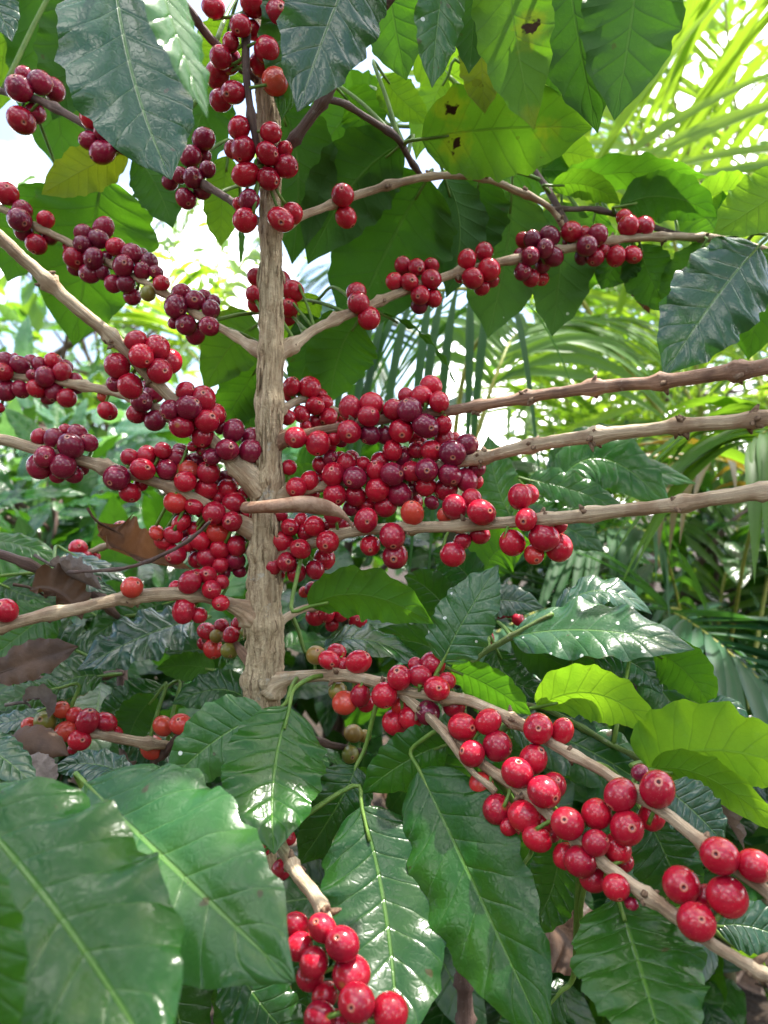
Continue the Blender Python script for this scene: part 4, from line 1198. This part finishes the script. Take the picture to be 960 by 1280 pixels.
# 2: palm straight behind the cherries (hanging blue green leaflets)
r2, t2 = palm(560, 1.05, 0.95, 'palm behind the centre cherries with hanging narrow dark green leaflets', 2, 2)
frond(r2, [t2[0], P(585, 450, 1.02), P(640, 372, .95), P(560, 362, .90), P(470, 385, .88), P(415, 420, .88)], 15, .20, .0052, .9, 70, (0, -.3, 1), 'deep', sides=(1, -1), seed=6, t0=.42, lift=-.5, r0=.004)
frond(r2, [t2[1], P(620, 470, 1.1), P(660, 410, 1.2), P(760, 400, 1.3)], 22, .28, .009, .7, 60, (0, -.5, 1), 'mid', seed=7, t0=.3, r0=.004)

# 3: palm thicket mid right
r3, t3 = palm(760, 2.1, .75, 'dense palm clump at mid right in dappled light', 4, 3)
for k, (ax, ay, ad, bx, by, bd) in enumerate([(700, 420, 2.0, 640, 360, 1.9), (760, 400, 2.0, 760, 310, 1.9), (830, 440, 1.9, 900, 360, 1.8), (690, 520, 1.9, 600, 500, 1.7),
                                             (860, 520, 1.8, 960, 500, 1.6), (800, 480, 2.2, 840, 400, 2.3), (720, 480, 2.3, 660, 440, 2.4), (780, 560, 1.8, 720, 560, 1.5)]):
    t = t3[k % 4]
    frond(r3, [t, .5 * (t + P(ax, ay, ad)) + np.array([0, 0, .05]), P(ax, ay, ad), P(bx, by, bd)], 30, .40, .0062, .4, 58, (0, -.6, .8), ['sun', 'mid', 'sun', 'mid'][k % 4], seed=20 + k, t0=.25, r0=.004, jit=.35)

# 4: dark low palm, lower right
r4, t4 = palm(900, 1.25, .45, 'low dark palm at lower right with broad spread leaflets', 2, 4)
frond(r4, [t4[0], P(860, 800, 1.1), P(835, 765, 1.0), P(880, 790, .92), P(960, 860, .85), P(1010, 920, .8)], 22, .22, .0085, .25, 62, (.2, -.7, .7), 'blue', seed=31, t0=.35, r0=.003)
frond(r4, [t4[1], P(930, 700, 1.0), P(985, 560, .85), P(975, 530, .8), P(930, 560, .76)], 16, .24, .0080, .8, 60, (0, -.3, 1), 'mid', seed=32, t0=.4, r0=.003)
frond(r4, [t4[0], P(960, 720, 1.3), P(980, 640, 1.3), P(900, 575, 1.2), P(800, 590, 1.15)], 14, .24, .008, .6, 60, (0, -.5, 1), 'old', seed=33, t0=.4, r0=.004, label='dying yellow brown frond')
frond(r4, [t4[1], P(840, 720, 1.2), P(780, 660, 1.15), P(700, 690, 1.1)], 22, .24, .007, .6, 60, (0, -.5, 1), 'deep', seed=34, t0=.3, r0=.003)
frond(r4, [t4[0], P(800, 800, 1.2), P(700, 760, 1.1), P(600, 800, 1.0)], 24, .26, .009, .4, 60, (0, -.5, 1), 'blue', seed=35, t0=.3, r0=.004)
frond(r4, [t4[1], P(900, 760, 1.35), P(920, 640, 1.5), P(860, 560, 1.6)], 24, .32, .009, .5, 60, (0, -.5, 1), 'mid', seed=36, t0=.3, r0=.004)

# 5: far palm left, thin bright leaflets against the sky
r5, t5 = palm(260, 3.0, 1.5, 'distant palm left of the trunk, thin fronds against white sky', 2, 5)
frond(r5, [t5[0], P(250, 430, 2.9), P(320, 310, 2.6), P(400, 270, 2.4)], 30, .5, .011, .35, 55, (0, -.8, .6), 'sun', seed=41, t0=.3)
frond(r5, [t5[1], P(230, 430, 2.9), P(215, 330, 2.7), P(250, 250, 2.5)], 26, .45, .011, .35, 50, (0, -.8, .6), 'sun', seed=42, t0=.3)
frond(r5, [t5[0], P(320, 420, 2.8), P(400, 380, 2.6), P(470, 420, 2.5)], 26, .5, .013, .4, 55, (0, -.8, .6), 'blue', seed=43, t0=.3)

# ==================================================================== BACKGROUND SHRUBS AND TREES
BM = {
    'dark': leaf_mat('shrub foliage, dark', (0.024, 0.085, 0.040), (0.055, 0.12, 0.045), (0.10, 0.26, 0.03), 0.25, 0.24, 0.7, simple=True),
    'mid': leaf_mat('shrub foliage', (0.035, 0.115, 0.030), (0.06, 0.15, 0.04), (0.16, 0.38, 0.025), 0.35, 0.36, 0.5, simple=True),
    'light': leaf_mat('tree foliage, light', (0.07, 0.16, 0.025), (0.09, 0.20, 0.035), (0.28, 0.50, 0.03), 0.42, 0.4, 0.4, simple=True),
}


def small_leaf(mb, p, d, n, L, W):
    """one folded lanceolate leaf of 4 x 2 quads"""
    d = nrm(d); s = nrm(np.cross(d, n)); n = np.cross(s, d)
    ss = np.array([0, .22, .5, .8, 1.0]); ww = np.array([.06, .8, 1.0, .55, .02])
    pts = np.zeros((5, 3, 3)); uv = np.zeros((5, 3, 2))
    for q in range(5):
        c = p + d * L * ss[q] - n * L * .18 * ss[q] ** 2
        w = W * ww[q]
        pts[q, 0] = c - s * w + n * w * .25; pts[q, 1] = c; pts[q, 2] = c + s * w + n * w * .25
        uv[q, :, 0] = (0, .5, 1); uv[q, :, 1] = ss[q]
    mb.grid(pts, uv, 0)


def big_leaf(mb, p, d, n, L, W, r):
    d = nrm(d); s = nrm(np.cross(d, n)); n = np.cross(s, d)
    nl, na = 17, 7
    sag = r.uniform(.1, .4); f1 = r.uniform(0, 6.28); f2 = r.uniform(0, 6.28); rip = r.uniform(.05, .16)
    pts = np.zeros((nl, na, 3)); uv = np.zeros((nl, na, 2))
    for i, t in enumerate(np.linspace(0, 1, nl)):
        w = W * max((max(t, 1e-4) ** .6 * max(1 - t, 1e-4) ** .85) / .40, .012)
        c = p + d * L * t - n * L * sag * t * t
        for j, u in enumerate(np.linspace(-1, 1, na)):
            h = (.3 * abs(u) - .25 * u * u + rip * u * u * math.sin(28 * t + (f1 if u < 0 else f2))) * w
            pts[i, j] = c + s * u * w + n * h
            uv[i, j] = ((u + 1) / 2, t)
    mb.grid(pts, uv, 0)


def bush(name, label, cat, base, centre, size, n, L, mats, seed, group=None, trunk_r=.02, clumps=14, trunk_name='stem', crown_name='foliage', hang=.3, big=False):
    r = np.random.default_rng(seed)
    root = thing(name, base, label, cat, group)
    t = MB()
    base = np.asarray(base, float); centre = np.asarray(centre, float); size = np.asarray(size, float)
    tips = []
    main = smooth_path([base, .5 * (base + centre) + r.normal(0, .04, 3), centre], 12)
    t.tube(main, np.linspace(trunk_r, trunk_r * .5, 12), 8, 0)
    for k in range(clumps):
        v = nrm(r.normal(0, 1, 3)) * r.uniform(.35, 1.0) ** .6
        tip = centre + v * size
        tips.append(tip)
        j = int(r.integers(5, 12))
        t.tube(smooth_path([main[j], .5 * (main[j] + tip) + r.normal(0, .03, 3), tip], 8), np.linspace(trunk_r * .45, trunk_r * .12, 8), 6, 0)
    t.build(trunk_name, [TWIGD], root)
    mbs = [MB() for _ in mats]
    for k in range(n):
        tip = tips[int(r.integers(0, clumps))]
        p = tip + r.normal(0, 1, 3) * size * .30
        d = nrm(nrm(p - centre) + r.normal(0, .6, 3) + np.array([0, 0, -hang]))
        nn = nrm(np.array([0, -.35, 1.0]) + r.normal(0, .45, 3))
        l = L * r.uniform(.6, 1.15)
        if big: big_leaf(mbs[int(r.integers(0, len(mats)))], p, d, nn, l, l * .22, r)
        else: small_leaf(mbs[int(r.integers(0, len(mats)))], p, d, nn, l, l * .23)
    for mb, m in zip(mbs, mats):
        if mb.n: mb.build(crown_name, [LM[m] if big else BM[m]], root)
    return root


gs = 'leafy shrubs in the background'


def G(px, d):
    q = P(px, 640, d); q[2] = 0
    return q


bush('shrub', 'blue green shrub behind the left branches, nearest of the background bushes', 'shrub', G(90, 1.7), P(80, 590, 1.7), (.34, .25, .18), 330, .11, ['L', 'L', 'P'], 1, gs, big=True)
bush('shrub', 'dark leafy shrub between the left bush and the trunk', 'shrub', G(270, 1.9), P(250, 600, 1.9), (.30, .25, .17), 300, .11, ['L', 'L'], 2, gs, big=True)
bush('shrub', 'shaded low shrub at the left edge under the blue green bush', 'shrub', G(-10, 1.4), P(30, 740, 1.35), (.30, .25, .18), 360, .11, ['D'], 3, gs, big=True)
bush('shrub', 'shaded shrub low behind the trunk', 'shrub', G(430, 1.35), P(430, 720, 1.3), (.32, .2, .22), 330, .12, ['D'], 4, gs, big=True)
bush('shrub', 'shaded shrub low behind the right hand branches', 'shrub', G(700, 1.7), P(720, 760, 1.7), (.4, .25, .22), 360, .12, ['D', 'M'], 5, gs, big=True)
bush('shrub', 'dim coffee leaves added to darken the gaps below the drooping branch', 'shrub', G(520, .95), P(500, 1120, .92), (.34, .14, .16), 190, .13, ['D'], 6, gs, .006, 16, big=True)  # this bush and the next are added to darken the low gaps
bush('shrub', 'dim coffee leaves added to darken the lower right corner', 'shrub', G(900, .95), P(880, 1100, .90), (.24, .14, .18), 170, .13, ['D', 'M'], 7, gs, .006, 16, big=True)
bush('shrub', 'dim coffee leaves under the lower left branches', 'shrub', G(120, 1.0), P(130, 900, .95), (.32, .14, .14), 190, .13, ['D'], 8, gs, .006, 16, big=True)
bush('shrub', 'dark shrub added to darken the gap below the right hand palm leaves', 'shrub', G(860, 1.5), P(850, 740, 1.5), (.30, .2, .20), 330, .11, ['D'], 9, gs, big=True)  # shrub added to darken the bright ground behind
bush('shrub', 'leafy shrub beyond the left edge', 'shrub', G(-420, 2.2), P(-420, 640, 2.2), (.6, .4, .4), 420, .12, ['L', 'D'], 21, gs, big=True)
bush('shrub', 'leafy shrub beyond the right edge', 'shrub', G(1400, 2.0), P(1400, 640, 2.0), (.6, .4, .45), 420, .12, ['M', 'D'], 22, gs, big=True)
gt = 'trees in the background'
bush('tree', 'light green broadleaf tree at far left below white sky', 'tree', G(60, 4.2), P(60, 450, 4.2), (.75, .5, .36), 420, .17, ['light', 'mid'], 11, gt, .05, 18, 'trunk', 'crown')
bush('tree', 'low broad tree beyond the left edge', 'tree', G(-600, 5.0), P(-560, 560, 5.0), (1.8, .8, .9), 900, .2, ['mid', 'dark'], 23, gt, .05, 20, 'trunk', 'crown')
bush('tree', 'low broad tree beyond the right edge', 'tree', G(1700, 5.0), P(1650, 560, 5.0), (1.8, .8, .9), 900, .2, ['mid', 'dark'], 24, gt, .05, 20, 'trunk', 'crown')
bush('tree', 'thin airy tree against the white sky at upper left', 'tree', G(150, 5.0), P(150, 330, 5.0), (.95, .5, .55), 260, .15, ['light'], 15, gt, .04, 20, 'trunk', 'crown')
bush('tree', 'tall pale tree beyond the upper right palm', 'tree', G(880, 6.0), P(880, 140, 6.0), (1.2, .6, 1.0), 420, .2, ['light'], 16, gt, .05, 22, 'trunk', 'crown')
bush('tree', 'bright hazy tree far behind the left branches', 'tree', G(230, 6.0), P(220, 640, 6.0), (1.2, .8, .45), 800, .2, ['light', 'mid'], 12, gt, .06, 18, 'trunk', 'crown')
bush('tree', 'bright tree far behind the palm fronds at right', 'tree', G(800, 6.5), P(820, 500, 6.5), (1.5, .9, 1.0), 1100, .22, ['light', 'mid'], 13, gt, .07, 22, 'trunk', 'crown')
bush('tree', 'tree far behind the centre cherries', 'tree', G(520, 7.0), P(520, 640, 7.0), (1.4, .9, .45), 900, .22, ['light', 'mid'], 14, gt, .07, 22, 'trunk', 'crown')

# unseen trees added for the light: one shades the coffee, others block low sky
bush('tree', 'added unseen tree shading the coffee from the sun', 'tree', (2.6, 2.6, 0), (.62, .95, 4.2), (.78, .74, .28), 480, .17, ['mid', 'light'], 31, gt, .06, 20, 'trunk', 'crown')
for k, (bx, by, h, sx) in enumerate([(-3.0, -1.2, 2.9, 1.2), (3.0, -1.0, 2.9, 1.2), (-1.5, -3.4, 2.4, 1.3), (1.6, -3.4, 2.4, 1.3)]):
    bush('tree', 'added unseen dark tree behind the viewer, cutting the sky fill', 'tree', (bx, by, 0), (bx, by, h * .62), (sx, .8, h * .5), 900, .24, ['dark'], 41 + k, 'added trees behind the viewer', .07, 22, 'trunk', 'crown')

# ==================================================================== GROUND
mb = MB()
n = 60
xs = np.concatenate([-np.geomspace(400, .5, 18), np.linspace(-.4, .4, 5), np.geomspace(.5, 400, 18)])
ys = np.concatenate([-np.geomspace(400, .5, 12), np.linspace(-.3, 3, 24), np.geomspace(3.3, 400, 18)])
g = np.zeros((len(ys), len(xs), 3))
for i, y in enumerate(ys):
    for j, x in enumerate(xs):
        near = math.exp(-(x * x + y * y) / 40)
        g[i, j] = (x, y, near * (.02 * math.sin(3 * x + 1) * math.cos(4 * y) + rng.uniform(-.008, .008)))
mb.grid(g)
GND = plain_mat('dark leafy soil', (0.012, 0.008, 0.005), (0.034, 0.022, 0.013), 18, 0.95, 0.9, 0.02)
tag(mb.build('ground', [GND]), kind='structure')
mb = MB()
for k in range(900):
    x = rng.uniform(-1.6, 1.9); y = rng.uniform(.2, 3.2)
    a = rng.uniform(0, 6.28)
    small_leaf(mb, np.array([x, y, .03]), np.array([math.cos(a), math.sin(a), rng.uniform(-.1, .35)]), nrm(np.array([0, 0, 1]) + rng.normal(0, .3, 3)), rng.uniform(.05, .13), rng.uniform(.012, .03))
tag(mb.build('leaf_litter', [DEADD]), 'fallen brown leaves covering the soil', 'leaf litter', kind='stuff')

# ==================================================================== LIGHT, SKY, CAMERA
EL, AZ = 70.0, 62.0          # high sun, to the right and a little behind the plants
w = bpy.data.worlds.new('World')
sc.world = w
w.use_nodes = True
nt = w.node_tree
nt.nodes.clear()
sky = nt.nodes.new('ShaderNodeTexSky')
sky.sky_type = 'NISHITA'
sky.sun_disc = False
sky.sun_elevation = R(EL)
sky.sun_rotation = R(AZ)
sky.dust_density = 3.0
sky.ozone_density = 1.0
bg = nt.nodes.new('ShaderNodeBackground')
bg.inputs['Strength'].default_value = 0.15
wo = nt.nodes.new('ShaderNodeOutputWorld')
# broken bright cumulus added over the blue, to whiten it and light the fruit
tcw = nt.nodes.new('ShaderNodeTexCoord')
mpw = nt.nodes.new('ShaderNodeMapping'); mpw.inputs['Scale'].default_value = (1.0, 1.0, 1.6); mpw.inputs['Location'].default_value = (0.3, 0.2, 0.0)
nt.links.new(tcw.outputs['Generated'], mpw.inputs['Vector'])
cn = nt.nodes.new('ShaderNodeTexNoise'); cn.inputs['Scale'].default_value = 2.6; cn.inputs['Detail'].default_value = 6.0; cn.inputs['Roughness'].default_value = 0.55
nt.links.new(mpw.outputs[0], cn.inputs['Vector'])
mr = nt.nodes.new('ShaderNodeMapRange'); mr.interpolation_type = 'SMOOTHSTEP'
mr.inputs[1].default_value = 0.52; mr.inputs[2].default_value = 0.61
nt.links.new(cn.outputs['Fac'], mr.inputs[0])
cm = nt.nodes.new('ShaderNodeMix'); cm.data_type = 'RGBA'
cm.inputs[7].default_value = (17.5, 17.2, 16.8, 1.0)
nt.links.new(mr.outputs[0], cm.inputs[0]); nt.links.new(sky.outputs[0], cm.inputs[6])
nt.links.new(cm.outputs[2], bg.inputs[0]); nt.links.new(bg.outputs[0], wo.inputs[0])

sd = np.array([math.cos(R(EL)) * math.sin(R(AZ)), math.cos(R(EL)) * math.cos(R(AZ)), math.sin(R(EL))])
ld = bpy.data.lights.new('sun', 'SUN')
ld.energy = 5.0
ld.angle = R(0.53)
ld.color = (1.0, 0.95, 0.86)
lo = bpy.data.objects.new('sun', ld)
COL.objects.link(lo)
lo.rotation_euler = Vector(sd).to_track_quat('Z', 'Y').to_euler()
lo.location = (3, 3, 6)

cd = bpy.data.cameras.new('camera')
cam = bpy.data.objects.new('camera', cd)
COL.objects.link(cam)
cam.location = (0, 0, CAMZ)
cam.rotation_euler = (R(90), 0, 0)
cd.sensor_fit = 'VERTICAL'
cd.sensor_height = 36.0
cd.lens = F / 1280 * 36.0
cd.clip_start = 0.02
cd.clip_end = 1000
cd.dof.use_dof = True
cd.dof.focus_distance = 0.42
cd.dof.aperture_fstop = 10.0
sc.camera = cam

sc.render.engine = 'CYCLES'
sc.cycles.use_denoising = True
sc.cycles.max_bounces = 8
sc.cycles.diffuse_bounces = 4
sc.cycles.glossy_bounces = 3
sc.cycles.transmission_bounces = 4
sc.view_settings.view_transform = 'Standard'
sc.view_settings.look = 'None'
sc.view_settings.gamma = 1.0
sc.view_settings.use_curve_mapping = False
sc.view_settings.exposure = 1.65
